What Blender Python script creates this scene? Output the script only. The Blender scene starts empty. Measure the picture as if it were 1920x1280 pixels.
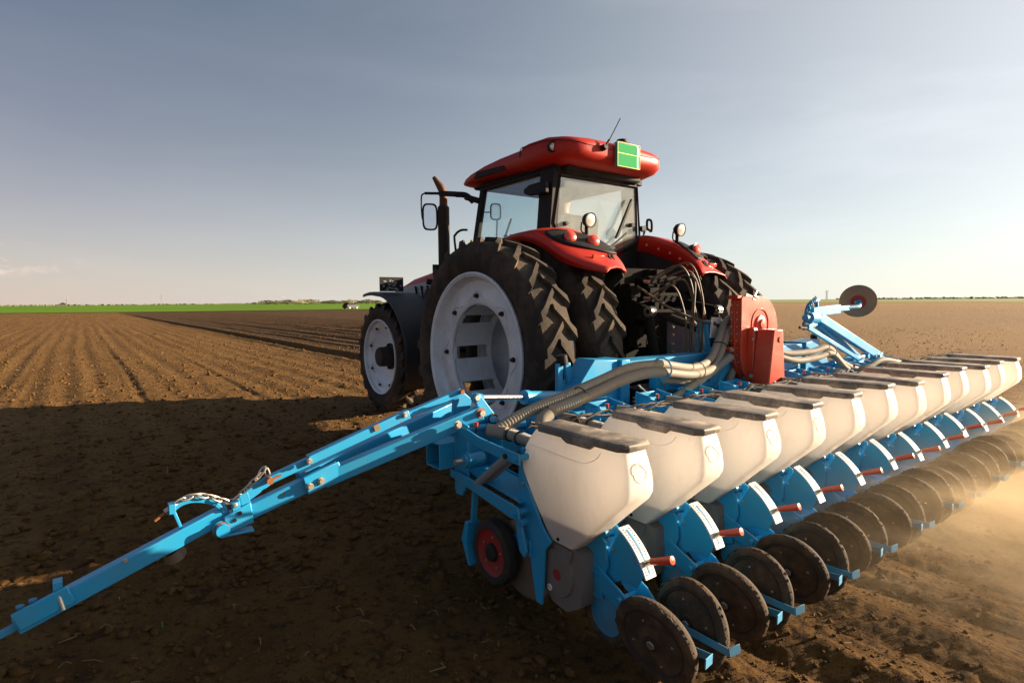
import bpy, bmesh, math, random
import numpy as np
from mathutils import Vector, Matrix
random.seed(7); RNG = np.random.default_rng(7)
S = bpy.context.scene
C = S.collection
R_ = math.radians
# ------------------------------------------------------------------ camera
CAM_H, YAW, PIT, ROL, FPX = 1.38, .6416, -.0684, -.0077, 1090.0
fw = Vector((math.sin(YAW)*math.cos(PIT), math.cos(YAW)*math.cos(PIT), math.sin(PIT)))
r0 = Vector((math.cos(YAW), -math.sin(YAW), 0)); u0 = r0.cross(fw)
cr = r0*math.cos(ROL)+u0*math.sin(ROL); cu = -r0*math.sin(ROL)+u0*math.cos(ROL)
cam = bpy.data.objects.new("camera", bpy.data.cameras.new("camera")); C.objects.link(cam)
cam.matrix_world = Matrix(((cr.x, cu.x, -fw.x, 0), (cr.y, cu.y, -fw.y, 0), (cr.z, cu.z, -fw.z, CAM_H), (0, 0, 0, 1)))
cam.data.sensor_width = 36; cam.data.lens = FPX/1920*36
cam.data.clip_start = .05; cam.data.clip_end = 30000
S.camera = cam
# ------------------------------------------------------------------ sun and sky
SUN_EL, SUN_K = R_(14.0), .44           # sun stands to the right (+X) and a little behind (-Y)
hd = Vector((1, -SUN_K, 0)).normalized()
sund = Vector((hd.x*math.cos(SUN_EL), hd.y*math.cos(SUN_EL), math.sin(SUN_EL)))
sl = bpy.data.lights.new("sun", 'SUN'); sl.energy = 5.0; sl.angle = R_(.6); sl.color = (1.0, .79, .56)
so = bpy.data.objects.new("sun", sl); C.objects.link(so)
so.rotation_euler = sund.to_track_quat('Z', 'Y').to_euler()
W = bpy.data.worlds.new("World"); S.world = W; W.use_nodes = True
wn = W.node_tree; wn.nodes.clear()
def N(nt, t, **k):
    n = nt.nodes.new(t)
    for a, b in k.items(): setattr(n, a, b)
    return n
def build_world():
    L = wn.links.new
    out = N(wn, 'ShaderNodeOutputWorld'); bg = N(wn, 'ShaderNodeBackground')
    sky = N(wn, 'ShaderNodeTexSky', sky_type='NISHITA', sun_disc=False)
    sky.sun_elevation = SUN_EL; sky.sun_rotation = math.atan2(sund.x, sund.y)
    sky.air_density = 1.0; sky.dust_density = 1.2; sky.ozone_density = 1.6; sky.altitude = 100
    tc = N(wn, 'ShaderNodeTexCoord'); nrm = N(wn, 'ShaderNodeVectorMath', operation='NORMALIZE'); L(tc.outputs['Generated'], nrm.inputs[0])
    sep = N(wn, 'ShaderNodeSeparateXYZ'); L(nrm.outputs[0], sep.inputs[0])
    def math_(op, a, b=None, clamp=False):
        m = N(wn, 'ShaderNodeMath', operation=op, use_clamp=clamp)
        for k, v in enumerate((a, b)):
            if v is None: continue
            if isinstance(v, (int, float)): m.inputs[k].default_value = v
            else: L(v, m.inputs[k])
        return m.outputs[0]
    def mapr(v, a, b, c=0., d=1.):
        q = N(wn, 'ShaderNodeMapRange'); q.inputs['From Min'].default_value = a; q.inputs['From Max'].default_value = b; q.inputs['To Min'].default_value = c; q.inputs['To Max'].default_value = d; L(v, q.inputs['Value']); return q.outputs[0]
    def scale(col, f):
        m = N(wn, 'ShaderNodeVectorMath', operation='SCALE')
        if isinstance(col, tuple): m.inputs[0].default_value = col
        else: L(col, m.inputs[0])
        if isinstance(f, (int, float)): m.inputs['Scale'].default_value = f
        else: L(f, m.inputs['Scale'])
        return m.outputs[0]
    def add(a, b):
        m = N(wn, 'ShaderNodeVectorMath', operation='ADD'); L(a, m.inputs[0]); L(b, m.inputs[1]); return m.outputs[0]
    scale_one = 1.
    z = math_('MAXIMUM', sep.outputs['Z'], 0.)
    dt = N(wn, 'ShaderNodeVectorMath', operation='DOT_PRODUCT'); L(nrm.outputs[0], dt.inputs[0]); dt.inputs[1].default_value = tuple(sund)
    g = math_('MULTIPLY', math_('ADD', dt.outputs['Value'], 1.), .5)
    glow = math_('POWER', g, SKY['gp']); hz = math_('POWER', 2.718, math_('MULTIPLY', z, -SKY['hk']))
    # thin veil of high cloud: broad soft streaks
    mp = N(wn, 'ShaderNodeMapping'); mp.inputs['Scale'].default_value = (1., 1., 5.); mp.inputs['Rotation'].default_value = (0, .12, .5); L(nrm.outputs[0], mp.inputs[0])
    no = N(wn, 'ShaderNodeTexNoise'); no.inputs['Scale'].default_value = 1.7; no.inputs['Detail'].default_value = 9; no.inputs['Roughness'].default_value = .58; no.inputs['Distortion'].default_value = .4; L(mp.outputs[0], no.inputs['Vector'])
    veil = mapr(no.outputs['Fac'], .45, .78, 0., 1.)
    # low cumulus bank far away to the left
    mc = N(wn, 'ShaderNodeMapping'); mc.inputs['Scale'].default_value = (1., 1., 2.4); L(nrm.outputs[0], mc.inputs[0])
    nc = N(wn, 'ShaderNodeTexNoise'); nc.inputs['Scale'].default_value = 16; nc.inputs['Detail'].default_value = 8; nc.inputs['Roughness'].default_value = .55; L(mc.outputs[0], nc.inputs['Vector'])
    band = math_('MULTIPLY', mapr(sep.outputs['Z'], .035, .05), mapr(sep.outputs['Z'], .085, .06)); side = mapr(sep.outputs['X'], .02, -.10)
    cum = math_('MULTIPLY', math_('MULTIPLY', mapr(nc.outputs['Fac'], .50, .62), band), side)
    col = scale(sky.outputs[0], SKY['ns'])
    tint = N(wn, 'ShaderNodeVectorMath', operation='MULTIPLY'); L(col, tint.inputs[0]); tint.inputs[1].default_value = SKY['nt']; col = tint.outputs[0]
    col = add(col, scale(SKY['zc'], scale_one)); col = add(col, scale(SKY['gc'], glow)); col = add(col, scale(SKY['hc'], math_('MULTIPLY', hz, mapr(g, .25, .95, 1., SKY['hr']))))
    col = add(col, scale(SKY['vc'], math_('MULTIPLY', veil, math_('ADD', math_('MULTIPLY', glow, 2.), .35)))); col = add(col, scale((.20, .11, .07), cum))
    side_ = math_('MULTIPLY', math_('MULTIPLY', g, g), math_('SUBTRACT', 1., g)); col = add(col, scale((.82, .98, .92), math_('MULTIPLY', side_, hz)))
    L(col, bg.inputs['Color']); bg.inputs['Strength'].default_value = .82
    L(bg.outputs[0], out.inputs[0])
SKY = dict(ns=.015, nt=(.85, 1.0, 1.25), gp=4.6, gc=(.335, .308, .262), hk=4.8, hc=(.19, .120, .082), hr=.05, vc=(.034, .032, .030), zc=(.008, .020, .034))
build_world()
S.view_settings.view_transform = 'Standard'; S.view_settings.look = 'None'
S.view_settings.gamma = 1; S.view_settings.exposure = 1.7
S.cycles.use_denoising = True
S.cycles.max_bounces = 8; S.cycles.transparent_max_bounces = 16
S.cycles.volume_bounces = 1

def at(px, py, X=None, Y=None, Z=None):        # a measured sight line cut by a known world plane
    v = cr*((px-960)/FPX) - cu*((py-640)/FPX) + fw
    t = X/v.x if X is not None else Y/v.y if Y is not None else (Z-CAM_H)/v.z
    p = v*t; return (p.x, p.y, p.z+CAM_H)

# ------------------------------------------------------------------ materials
def mat(name):
    m = bpy.data.materials.new(name); m.use_nodes = True; m.node_tree.nodes.clear()
    return m, m.node_tree, m.node_tree.links.new
def paint(name, col, rough=.4, metal=0., dirt=.25, dirtcol=(.16, .105, .06), coat=0., scale=6., bump=.0, spec=.5, chips=.0):
    m, t, L = mat(name)
    o = N(t, 'ShaderNodeOutputMaterial'); p = N(t, 'ShaderNodeBsdfPrincipled'); L(p.outputs[0], o.inputs[0])
    tc = N(t, 'ShaderNodeTexCoord'); oi = N(t, 'ShaderNodeObjectInfo'); sc_ = N(t, 'ShaderNodeMath', operation='MULTIPLY'); sc_.inputs[1].default_value = 23.; L(oi.outputs['Random'], sc_.inputs[0])
    va = N(t, 'ShaderNodeVectorMath', operation='ADD'); L(tc.outputs['Object'], va.inputs[0]); L(sc_.outputs[0], va.inputs[1]); VEC = va.outputs[0]
    n1 = N(t, 'ShaderNodeTexNoise'); n1.inputs['Scale'].default_value = scale; n1.inputs['Detail'].default_value = 8; n1.inputs['Roughness'].default_value = .65
    L(VEC, n1.inputs['Vector'])
    r = N(t, 'ShaderNodeMapRange'); r.inputs['From Min'].default_value = .42; r.inputs['From Max'].default_value = .78; r.inputs['To Max'].default_value = dirt*2
    L(n1.outputs['Fac'], r.inputs['Value'])
    n2 = N(t, 'ShaderNodeTexNoise'); n2.inputs['Scale'].default_value = scale*14; n2.inputs['Detail'].default_value = 4
    L(VEC, n2.inputs['Vector'])
    r2 = N(t, 'ShaderNodeMapRange'); r2.inputs['From Min'].default_value = .35; r2.inputs['From Max'].default_value = .75; r2.inputs['To Min'].default_value = .55; r2.inputs['To Max'].default_value = 1.3
    L(n2.outputs['Fac'], r2.inputs['Value'])
    mu = N(t, 'ShaderNodeMath', operation='MULTIPLY', use_clamp=True); L(r.outputs[0], mu.inputs[0]); L(r2.outputs[0], mu.inputs[1])
    ad = N(t, 'ShaderNodeMath', operation='ADD', use_clamp=True); L(mu.outputs[0], ad.inputs[0]); ad.inputs[1].default_value = dirt*.25
    mx = N(t, 'ShaderNodeMix', data_type='RGBA'); L(ad.outputs[0], mx.inputs['Factor'])
    mx.inputs['A'].default_value = (*col, 1); mx.inputs['B'].default_value = (*dirtcol, 1)
    outc = mx.outputs['Result']
    if chips:
        n3 = N(t, 'ShaderNodeTexNoise'); n3.inputs['Scale'].default_value = 26; n3.inputs['Detail'].default_value = 6; n3.inputs['Roughness'].default_value = .7; L(VEC, n3.inputs['Vector'])
        r3 = N(t, 'ShaderNodeMapRange'); r3.inputs['From Min'].default_value = .672-.03*chips; r3.inputs['From Max'].default_value = .685-.03*chips; L(n3.outputs['Fac'], r3.inputs['Value'])
        m3 = N(t, 'ShaderNodeMix', data_type='RGBA'); m3.inputs['B'].default_value = (.16, .07, .03, 1); L(outc, m3.inputs['A']); L(r3.outputs[0], m3.inputs['Factor']); outc = m3.outputs['Result']
    L(outc, p.inputs['Base Color'])
    rr = N(t, 'ShaderNodeMapRange'); rr.inputs['To Min'].default_value = rough; rr.inputs['To Max'].default_value = min(1, rough+.45)
    L(ad.outputs[0], rr.inputs['Value']); L(rr.outputs[0], p.inputs['Roughness'])
    p.inputs['Metallic'].default_value = metal; p.inputs['Coat Weight'].default_value = coat; p.inputs['Specular IOR Level'].default_value = spec
    if bump:
        b = N(t, 'ShaderNodeBump'); b.inputs['Strength'].default_value = bump; b.inputs['Distance'].default_value = .01
        L(n2.outputs['Fac'], b.inputs['Height']); L(b.outputs[0], p.inputs['Normal'])
    return m
M = {}
M['blue'] = paint('blue_paint', (.012, .32, .60), .36, dirt=.14, dirtcol=(.13, .12, .10), coat=.2, chips=.5)
M['blue_worn'] = paint('worn_blue_paint', (.018, .27, .48), .5, dirt=.35, dirtcol=(.17, .10, .06), scale=9, chips=.9)
M['red'] = paint('red_paint', (.40, .011, .004), .42, dirt=.08, dirtcol=(.30, .14, .08), coat=.0, spec=.3, scale=3)
M['redfan'] = paint('red_fan_paint', (.50, .028, .007), .30, dirt=.14, dirtcol=(.45, .25, .14), coat=.3, scale=4)
M['redrim'] = paint('red_rim', (.32, .015, .012), .55, dirt=.25, dirtcol=(.06, .04, .03))
M['tyre'] = paint('tractor_tyre_rubber', (.022, .021, .020), .82, dirt=.36, dirtcol=(.17, .12, .078), scale=5, bump=.25, spec=.2)
M['rubber'] = paint('rubber', (.022, .022, .023), .7, dirt=.3, dirtcol=(.10, .07, .045), scale=10, spec=.3)
M['presstyre'] = paint('dusty_press_rubber', (.028, .024, .020), .75, dirt=.5, dirtcol=(.14, .09, .05), scale=14, bump=.4, spec=.25)
M['rim'] = paint('rim_grey', (.72, .78, .84), .42, dirt=.26, dirtcol=(.22, .18, .14), scale=4)
M['greybody'] = paint('grey_panel', (.22, .25, .28), .4, dirt=.2)
M['black'] = paint('black_plastic', (.013, .014, .016), .6, spec=.15, dirt=.08, dirtcol=(.10, .08, .06))
M['fenderblack'] = paint('black_fender', (.012, .018, .026), .55, dirt=.06)
M['castiron'] = paint('dark_iron', (.026, .023, .021), .6, spec=.2, dirt=.25, dirtcol=(.07, .05, .035), scale=12, bump=.3)
M['steel'] = paint('bright_steel', (.70, .68, .66), .22, metal=1., dirt=.05)
M['zinc'] = paint('zinc_bolt', (.62, .58, .50), .38, metal=.9, dirt=.3, dirtcol=(.25, .15, .08), scale=30)
M['rust'] = paint('rusty_steel', (.34, .12, .04), .75, metal=.2, dirt=.4, dirtcol=(.12, .05, .02), scale=25)
M['hose'] = paint('grey_hose', (.27, .26, .23), .5, dirt=.4, dirtcol=(.30, .23, .15), scale=5)
M['shadeiron'] = paint('shade_toned_iron', (.012, .011, .010), .8, spec=.06, dirt=.08, dirtcol=(.05, .035, .02), scale=12)  # near-black iron: shade between the rear wheels put into the colour
M['hosebrown'] = paint('dusty_brown_hose', (.075, .050, .030), .55, dirt=.3, dirtcol=(.16, .10, .05), scale=8)
M['hosesm'] = paint('beige_hose', (.24, .215, .18), .6, spec=.2, dirt=.3, dirtcol=(.30, .22, .14), scale=6)
M['lid'] = paint('dusty_black_lid', (.055, .053, .052), .45, dirt=.75, dirtcol=(.40, .32, .24), scale=7)
M['meter'] = paint('grey_meter', (.16, .15, .14), .55, dirt=.35, dirtcol=(.14, .10, .07), scale=9)
M['white'] = paint('white_paint', (.82, .80, .76), .5, dirt=.10, dirtcol=(.5, .42, .33))
M['orange'] = paint('red_grip', (.50, .05, .015), .3, dirt=.08, coat=.3)
M['disc'] = paint('steel_disc', (.20, .16, .12), .5, metal=.3, dirt=.5, dirtcol=(.26, .17, .10), scale=8)
M['green'] = paint('green_panel', (.03, .30, .10), .7, dirt=.0, spec=.05)
M['teal'] = paint('teal_trim', (.03, .40, .30), .5, dirt=.02)
M['purple'] = paint('purple_panel', (.16, .12, .38), .5, dirt=.02)
M['yellow'] = paint('yellow_sticker', (.80, .50, .02), .5, dirt=.1)
M['skin'] = paint('skin', (.30, .16, .10), .55, dirt=.05)
M['cloth'] = paint('dark_jacket', (.06, .065, .08), .9, dirt=.1)
M['hair'] = paint('dark_hair', (.03, .022, .016), .8, dirt=.1)
M['cabin'] = paint('cab_interior', (.08, .08, .075), .8, dirt=.1)
M['carpaint'] = paint('dark_grey_car_paint', (.035, .038, .045), .6, metal=.0, dirt=.05, spec=.2)
M['tailred'] = paint('red_lens', (.70, .06, .03), .18, dirt=.06, coat=.6)
M['amber'] = paint('amber_lens', (.85, .25, .04), .18, dirt=.06, coat=.6)
M['lens'] = paint('clear_lamp', (.75, .72, .68), .12, metal=.35, dirt=.06, coat=.7)
M['mirror'] = paint('mirror_glass', (.86, .88, .90), .04, metal=1., dirt=.04)
M['concrete'] = paint('weathered_wood', (.10, .08, .07), .9)
M['pylon'] = paint('galvanised_lattice', (.30, .30, .31), .6, metal=.3)
def leafmat(name, a, b):
    m, t, L = mat(name)
    o = N(t, 'ShaderNodeOutputMaterial'); p = N(t, 'ShaderNodeBsdfPrincipled'); L(p.outputs[0], o.inputs[0])
    g = N(t, 'ShaderNodeTexNoise'); g.inputs['Scale'].default_value = .6; mx = N(t, 'ShaderNodeMix', data_type='RGBA')
    tc = N(t, 'ShaderNodeTexCoord'); L(tc.outputs['Object'], g.inputs['Vector']); L(g.outputs['Fac'], mx.inputs['Factor'])
    mx.inputs['A'].default_value = (*a, 1); mx.inputs['B'].default_value = (*b, 1); L(mx.outputs['Result'], p.inputs['Base Color'])
    p.inputs['Roughness'].default_value = .8; return m
M['leaf'] = leafmat('leaf', (.20, .19, .09), (.30, .27, .14)); M['bark'] = paint('bark', (.10, .075, .05), .9)
M['burnt'] = paint('burnt_pipe', (.085, .045, .028), .6, metal=.4, dirt=.5, dirtcol=(.22, .09, .04), scale=14); M['straw'] = paint('dry_straw', (.20, .14, .07), .8, dirt=.2); M['sprout'] = paint('green_sprout', (.12, .25, .04), .6, dirt=.1)
def hoppermat():
    m, t, L = mat('translucent_hopper_plastic')
    o = N(t, 'ShaderNodeOutputMaterial'); p = N(t, 'ShaderNodeBsdfPrincipled'); tr = N(t, 'ShaderNodeBsdfTranslucent')
    ms = N(t, 'ShaderNodeMixShader'); ms.inputs[0].default_value = .50
    tc = N(t, 'ShaderNodeTexCoord'); oi = N(t, 'ShaderNodeObjectInfo'); sc_ = N(t, 'ShaderNodeMath', operation='MULTIPLY'); sc_.inputs[1].default_value = 23.; L(oi.outputs['Random'], sc_.inputs[0])
    va = N(t, 'ShaderNodeVectorMath', operation='ADD'); L(tc.outputs['Object'], va.inputs[0]); L(sc_.outputs[0], va.inputs[1]); mpp = N(t, 'ShaderNodeMapping'); mpp.inputs['Scale'].default_value = (2.2, 2.2, .7); L(va.outputs[0], mpp.inputs[0])
    n = N(t, 'ShaderNodeTexNoise'); n.inputs['Scale'].default_value = 6; n.inputs['Detail'].default_value = 9; n.inputs['Roughness'].default_value = .7
    L(mpp.outputs[0], n.inputs['Vector'])
    r = N(t, 'ShaderNodeMapRange'); r.inputs['From Min'].default_value = .50; r.inputs['From Max'].default_value = .8; r.inputs['To Max'].default_value = .7; L(n.outputs['Fac'], r.inputs['Value'])
    mx = N(t, 'ShaderNodeMix', data_type='RGBA'); mx.inputs['A'].default_value = (.93, .90, .86, 1); mx.inputs['B'].default_value = (.60, .48, .36, 1); L(r.outputs[0], mx.inputs['Factor'])
    L(mx.outputs['Result'], p.inputs['Base Color']); p.inputs['Roughness'].default_value = .42
    n2 = N(t, 'ShaderNodeTexNoise'); n2.inputs['Scale'].default_value = 90; L(tc.outputs['Object'], n2.inputs['Vector'])
    b = N(t, 'ShaderNodeBump'); b.inputs['Strength'].default_value = .12; b.inputs['Distance'].default_value = .003; L(n2.outputs['Fac'], b.inputs['Height']); L(b.outputs[0], p.inputs['Normal'])
    tr.inputs['Color'].default_value = (1., .95, .88, 1)
    L(p.outputs[0], ms.inputs[1]); L(tr.outputs[0], ms.inputs[2]); L(ms.outputs[0], o.inputs[0]); return m
M['hopper'] = hoppermat(); M['seed'] = paint('seed', (.30, .20, .12), .8)
def glassmat(name, tint, dust, dustcol=(.75, .70, .55), refl=.9):
    m, t, L = mat(name)
    o = N(t, 'ShaderNodeOutputMaterial'); tr = N(t, 'ShaderNodeBsdfTransparent'); tr.inputs['Color'].default_value = (*tint, 1)
    gl = N(t, 'ShaderNodeBsdfGlossy'); gl.inputs['Roughness'].default_value = .02
    fr = N(t, 'ShaderNodeFresnel'); fr.inputs['IOR'].default_value = 1.5; mu = N(t, 'ShaderNodeMath', operation='MULTIPLY'); mu.inputs[1].default_value = refl; L(fr.outputs[0], mu.inputs[0])
    a = N(t, 'ShaderNodeMixShader'); L(mu.outputs[0], a.inputs[0]); L(tr.outputs[0], a.inputs[1]); L(gl.outputs[0], a.inputs[2])
    df = N(t, 'ShaderNodeBsdfDiffuse'); df.inputs['Color'].default_value = (*dustcol, 1)
    tl = N(t, 'ShaderNodeBsdfTranslucent'); tl.inputs['Color'].default_value = (*dustcol, 1)
    d2 = N(t, 'ShaderNodeMixShader'); d2.inputs[0].default_value = .4; L(df.outputs[0], d2.inputs[1]); L(tl.outputs[0], d2.inputs[2])
    tc = N(t, 'ShaderNodeTexCoord'); n = N(t, 'ShaderNodeTexNoise'); n.inputs['Scale'].default_value = 3.5; n.inputs['Detail'].default_value = 8; n.inputs['Roughness'].default_value = .6; L(tc.outputs['Object'], n.inputs['Vector'])
    r = N(t, 'ShaderNodeMapRange'); r.inputs['From Min'].default_value = .3; r.inputs['From Max'].default_value = .75; r.inputs['To Min'].default_value = dust*.55; r.inputs['To Max'].default_value = dust*1.5; L(n.outputs['Fac'], r.inputs['Value'])
    b = N(t, 'ShaderNodeMixShader'); L(r.outputs[0], b.inputs[0]); L(a.outputs[0], b.inputs[1]); L(d2.outputs[0], b.inputs[2]); L(b.outputs[0], o.inputs[0]); return m
M['sideglass'] = glassmat('teal_side_glass', (.935, .998, 1.), .012, refl=.4); M['rearglass'] = glassmat('dusty_rear_glass', (.975, 1., .99), .10, (.97, .92, .78), .4)
M['carglass'] = glassmat('car_glass', (.10, .13, .15), .02)
def scalemat():      # white band with a row of black ticks either side of the slot, drawn from the object's own coordinates
    m, t, L = mat('depth_scale_white')
    o = N(t, 'ShaderNodeOutputMaterial'); p = N(t, 'ShaderNodeBsdfPrincipled'); L(p.outputs[0], o.inputs[0])
    p.inputs['Base Color'].default_value = (.82, .80, .76, 1); p.inputs['Roughness'].default_value = .45; return m
M['scale'] = scalemat()
def soilmat():
    m, t, L = mat('tilled_soil')
    o = N(t, 'ShaderNodeOutputMaterial'); p = N(t, 'ShaderNodeBsdfPrincipled'); L(p.outputs[0], o.inputs[0])
    tc = N(t, 'ShaderNodeTexCoord')
    def noise(s, d=8, r=.6, sx=1.):
        mp = N(t, 'ShaderNodeMapping'); mp.inputs['Scale'].default_value = (1, sx, 1); L(tc.outputs['Object'], mp.inputs[0])
        n = N(t, 'ShaderNodeTexNoise'); n.inputs['Scale'].default_value = s; n.inputs['Detail'].default_value = d; n.inputs['Roughness'].default_value = r; L(mp.outputs[0], n.inputs['Vector']); return n.outputs['Fac']
    big, mid, fine, streak = noise(.25), noise(3.), noise(38., 6, .7), noise(1.6, 6, .6, .06)
    sx = N(t, 'ShaderNodeSeparateXYZ'); L(tc.outputs['Object'], sx.inputs[0])
    r1 = N(t, 'ShaderNodeMapRange'); r1.inputs['From Min'].default_value = .3; r1.inputs['From Max'].default_value = .7; L(mid, r1.inputs['Value'])
    c1 = N(t, 'ShaderNodeMix', data_type='RGBA'); c1.inputs['A'].default_value = (.095, .047, .0125, 1); c1.inputs['B'].default_value = (.19, .098, .027, 1); L(r1.outputs[0], c1.inputs['Factor'])
    r2 = N(t, 'ShaderNodeMapRange'); r2.inputs['From Min'].default_value = .35; r2.inputs['From Max'].default_value = .72; L(streak, r2.inputs['Value'])
    c2 = N(t, 'ShaderNodeMix', data_type='RGBA'); c2.inputs['B'].default_value = (.26, .14, .043, 1); L(c1.outputs['Result'], c2.inputs['A'])
    m2 = N(t, 'ShaderNodeMath', operation='MULTIPLY'); m2.inputs[1].default_value = .55; L(r2.outputs[0], m2.inputs[0]); L(m2.outputs[0], c2.inputs['Factor'])
    # freshly worked (moist, darker) soil to the right of the marker furrow and ahead of the tractor
    e1 = N(t, 'ShaderNodeMapRange'); e1.inputs['From Min'].default_value = 5.4; e1.inputs['From Max'].default_value = 6.2; L(sx.outputs['X'], e1.inputs['Value'])
    e2 = N(t, 'ShaderNodeMapRange'); e2.inputs['From Min'].default_value = 7.; e2.inputs['From Max'].default_value = 10.; L(sx.outputs['Y'], e2.inputs['Value'])
    e3 = N(t, 'ShaderNodeMapRange'); e3.inputs['From Min'].default_value = 170; e3.inputs['From Max'].default_value = 60.; L(sx.outputs['X'], e3.inputs['Value'])
    em = N(t, 'ShaderNodeMath', operation='MULTIPLY'); L(e1.outputs[0], em.inputs[0]); L(e2.outputs[0], em.inputs[1])
    em3 = N(t, 'ShaderNodeMath', operation='MULTIPLY'); L(em.outputs[0], em3.inputs[0]); L(e3.outputs[0], em3.inputs[1])
    em2 = N(t, 'ShaderNodeMath', operation='MULTIPLY'); em2.inputs[1].default_value = .75; L(em3.outputs[0], em2.inputs[0])
    c3 = N(t, 'ShaderNodeMix', data_type='RGBA'); c3.inputs['B'].default_value = (.042, .024, .012, 1); L(c2.outputs['Result'], c3.inputs['A']); L(em2.outputs[0], c3.inputs['Factor'])
    # light crumbs
    r4 = N(t, 'ShaderNodeMapRange'); r4.inputs['From Min'].default_value = .62; r4.inputs['From Max'].default_value = .75; L(fine, r4.inputs['Value'])
    m4 = N(t, 'ShaderNodeMath', operation='MULTIPLY'); m4.inputs[1].default_value = .45; L(r4.outputs[0], m4.inputs[0])
    c4 = N(t, 'ShaderNodeMix', data_type='RGBA'); c4.inputs['B'].default_value = (.40, .25, .10, 1); L(c3.outputs['Result'], c4.inputs['A']); L(m4.outputs[0], c4.inputs['Factor'])
    # tiny shadows of the clods painted in as dark specks
    shadow_speck = noise(13., 5, .65); r5 = N(t, 'ShaderNodeMapRange'); r5.inputs['From Min'].default_value = .53; r5.inputs['From Max'].default_value = .62; r5.inputs['To Max'].default_value = .66; L(shadow_speck, r5.inputs['Value'])
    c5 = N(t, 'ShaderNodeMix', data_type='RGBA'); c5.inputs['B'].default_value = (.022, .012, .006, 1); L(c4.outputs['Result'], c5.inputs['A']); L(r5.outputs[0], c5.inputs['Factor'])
    d1 = N(t, 'ShaderNodeMath', operation='MULTIPLY'); d1.inputs[1].default_value = -.85; L(sx.outputs['Y'], d1.inputs[0])  # veiling glare over the right side painted in as paler soil
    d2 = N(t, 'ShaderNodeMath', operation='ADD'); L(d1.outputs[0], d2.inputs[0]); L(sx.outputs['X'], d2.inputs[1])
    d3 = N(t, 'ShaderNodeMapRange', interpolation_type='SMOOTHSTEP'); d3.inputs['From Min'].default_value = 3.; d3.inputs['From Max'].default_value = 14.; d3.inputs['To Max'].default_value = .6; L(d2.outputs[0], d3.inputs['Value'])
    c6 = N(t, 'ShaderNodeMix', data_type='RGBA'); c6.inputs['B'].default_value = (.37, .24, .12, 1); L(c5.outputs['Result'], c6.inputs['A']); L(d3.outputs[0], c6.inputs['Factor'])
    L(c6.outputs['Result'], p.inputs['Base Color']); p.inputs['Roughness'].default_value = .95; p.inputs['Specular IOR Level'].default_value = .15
    vo = N(t, 'ShaderNodeTexVoronoi'); vo.inputs['Scale'].default_value = 22; L(tc.outputs['Object'], vo.inputs['Vector'])
    vm = N(t, 'ShaderNodeMath', operation='MULTIPLY'); vm.inputs[1].default_value = -.5; L(vo.outputs['Distance'], vm.inputs[0])
    ad = N(t, 'ShaderNodeMath', operation='ADD'); L(fine, ad.inputs[0]); L(vm.outputs[0], ad.inputs[1])
    ad2 = N(t, 'ShaderNodeMath', operation='MULTIPLY_ADD'); L(mid, ad2.inputs[0]); ad2.inputs[1].default_value = 1.2; L(ad.outputs[0], ad2.inputs[2])
    b = N(t, 'ShaderNodeBump'); b.inputs['Strength'].default_value = 1.; b.inputs['Distance'].default_value = .055; L(ad2.outputs[0], b.inputs['Height']); L(b.outputs[0], p.inputs['Normal'])
    return m
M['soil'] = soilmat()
M['clod'] = paint('soil_clod', (.09, .045, .014), .95, dirt=.4, dirtcol=(.17, .09, .032), scale=20, bump=.6, spec=.15)
def fieldmat(name, a, b):
    m, t, L = mat(name)
    o = N(t, 'ShaderNodeOutputMaterial'); p = N(t, 'ShaderNodeBsdfPrincipled'); L(p.outputs[0], o.inputs[0])
    tc = N(t, 'ShaderNodeTexCoord'); n = N(t, 'ShaderNodeTexNoise'); n.inputs['Scale'].default_value = .02; n.inputs['Detail'].default_value = 9; L(tc.outputs['Object'], n.inputs['Vector'])
    r = N(t, 'ShaderNodeMapRange'); r.inputs['From Min'].default_value = .35; r.inputs['From Max'].default_value = .65; L(n.outputs['Fac'], r.inputs['Value'])
    mx = N(t, 'ShaderNodeMix', data_type='RGBA'); mx.inputs['A'].default_value = (*a, 1); mx.inputs['B'].default_value = (*b, 1); L(r.outputs[0], mx.inputs['Factor'])
    L(mx.outputs['Result'], p.inputs['Base Color']); p.inputs['Roughness'].default_value = .9
    p.inputs['Specular IOR Level'].default_value = .1
    return m
M['field'] = fieldmat('young_wheat', (.085, .17, .007), (.12, .23, .010)); M['field2'] = fieldmat('pale_field', (.27, .27, .10), (.21, .24, .075))

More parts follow.
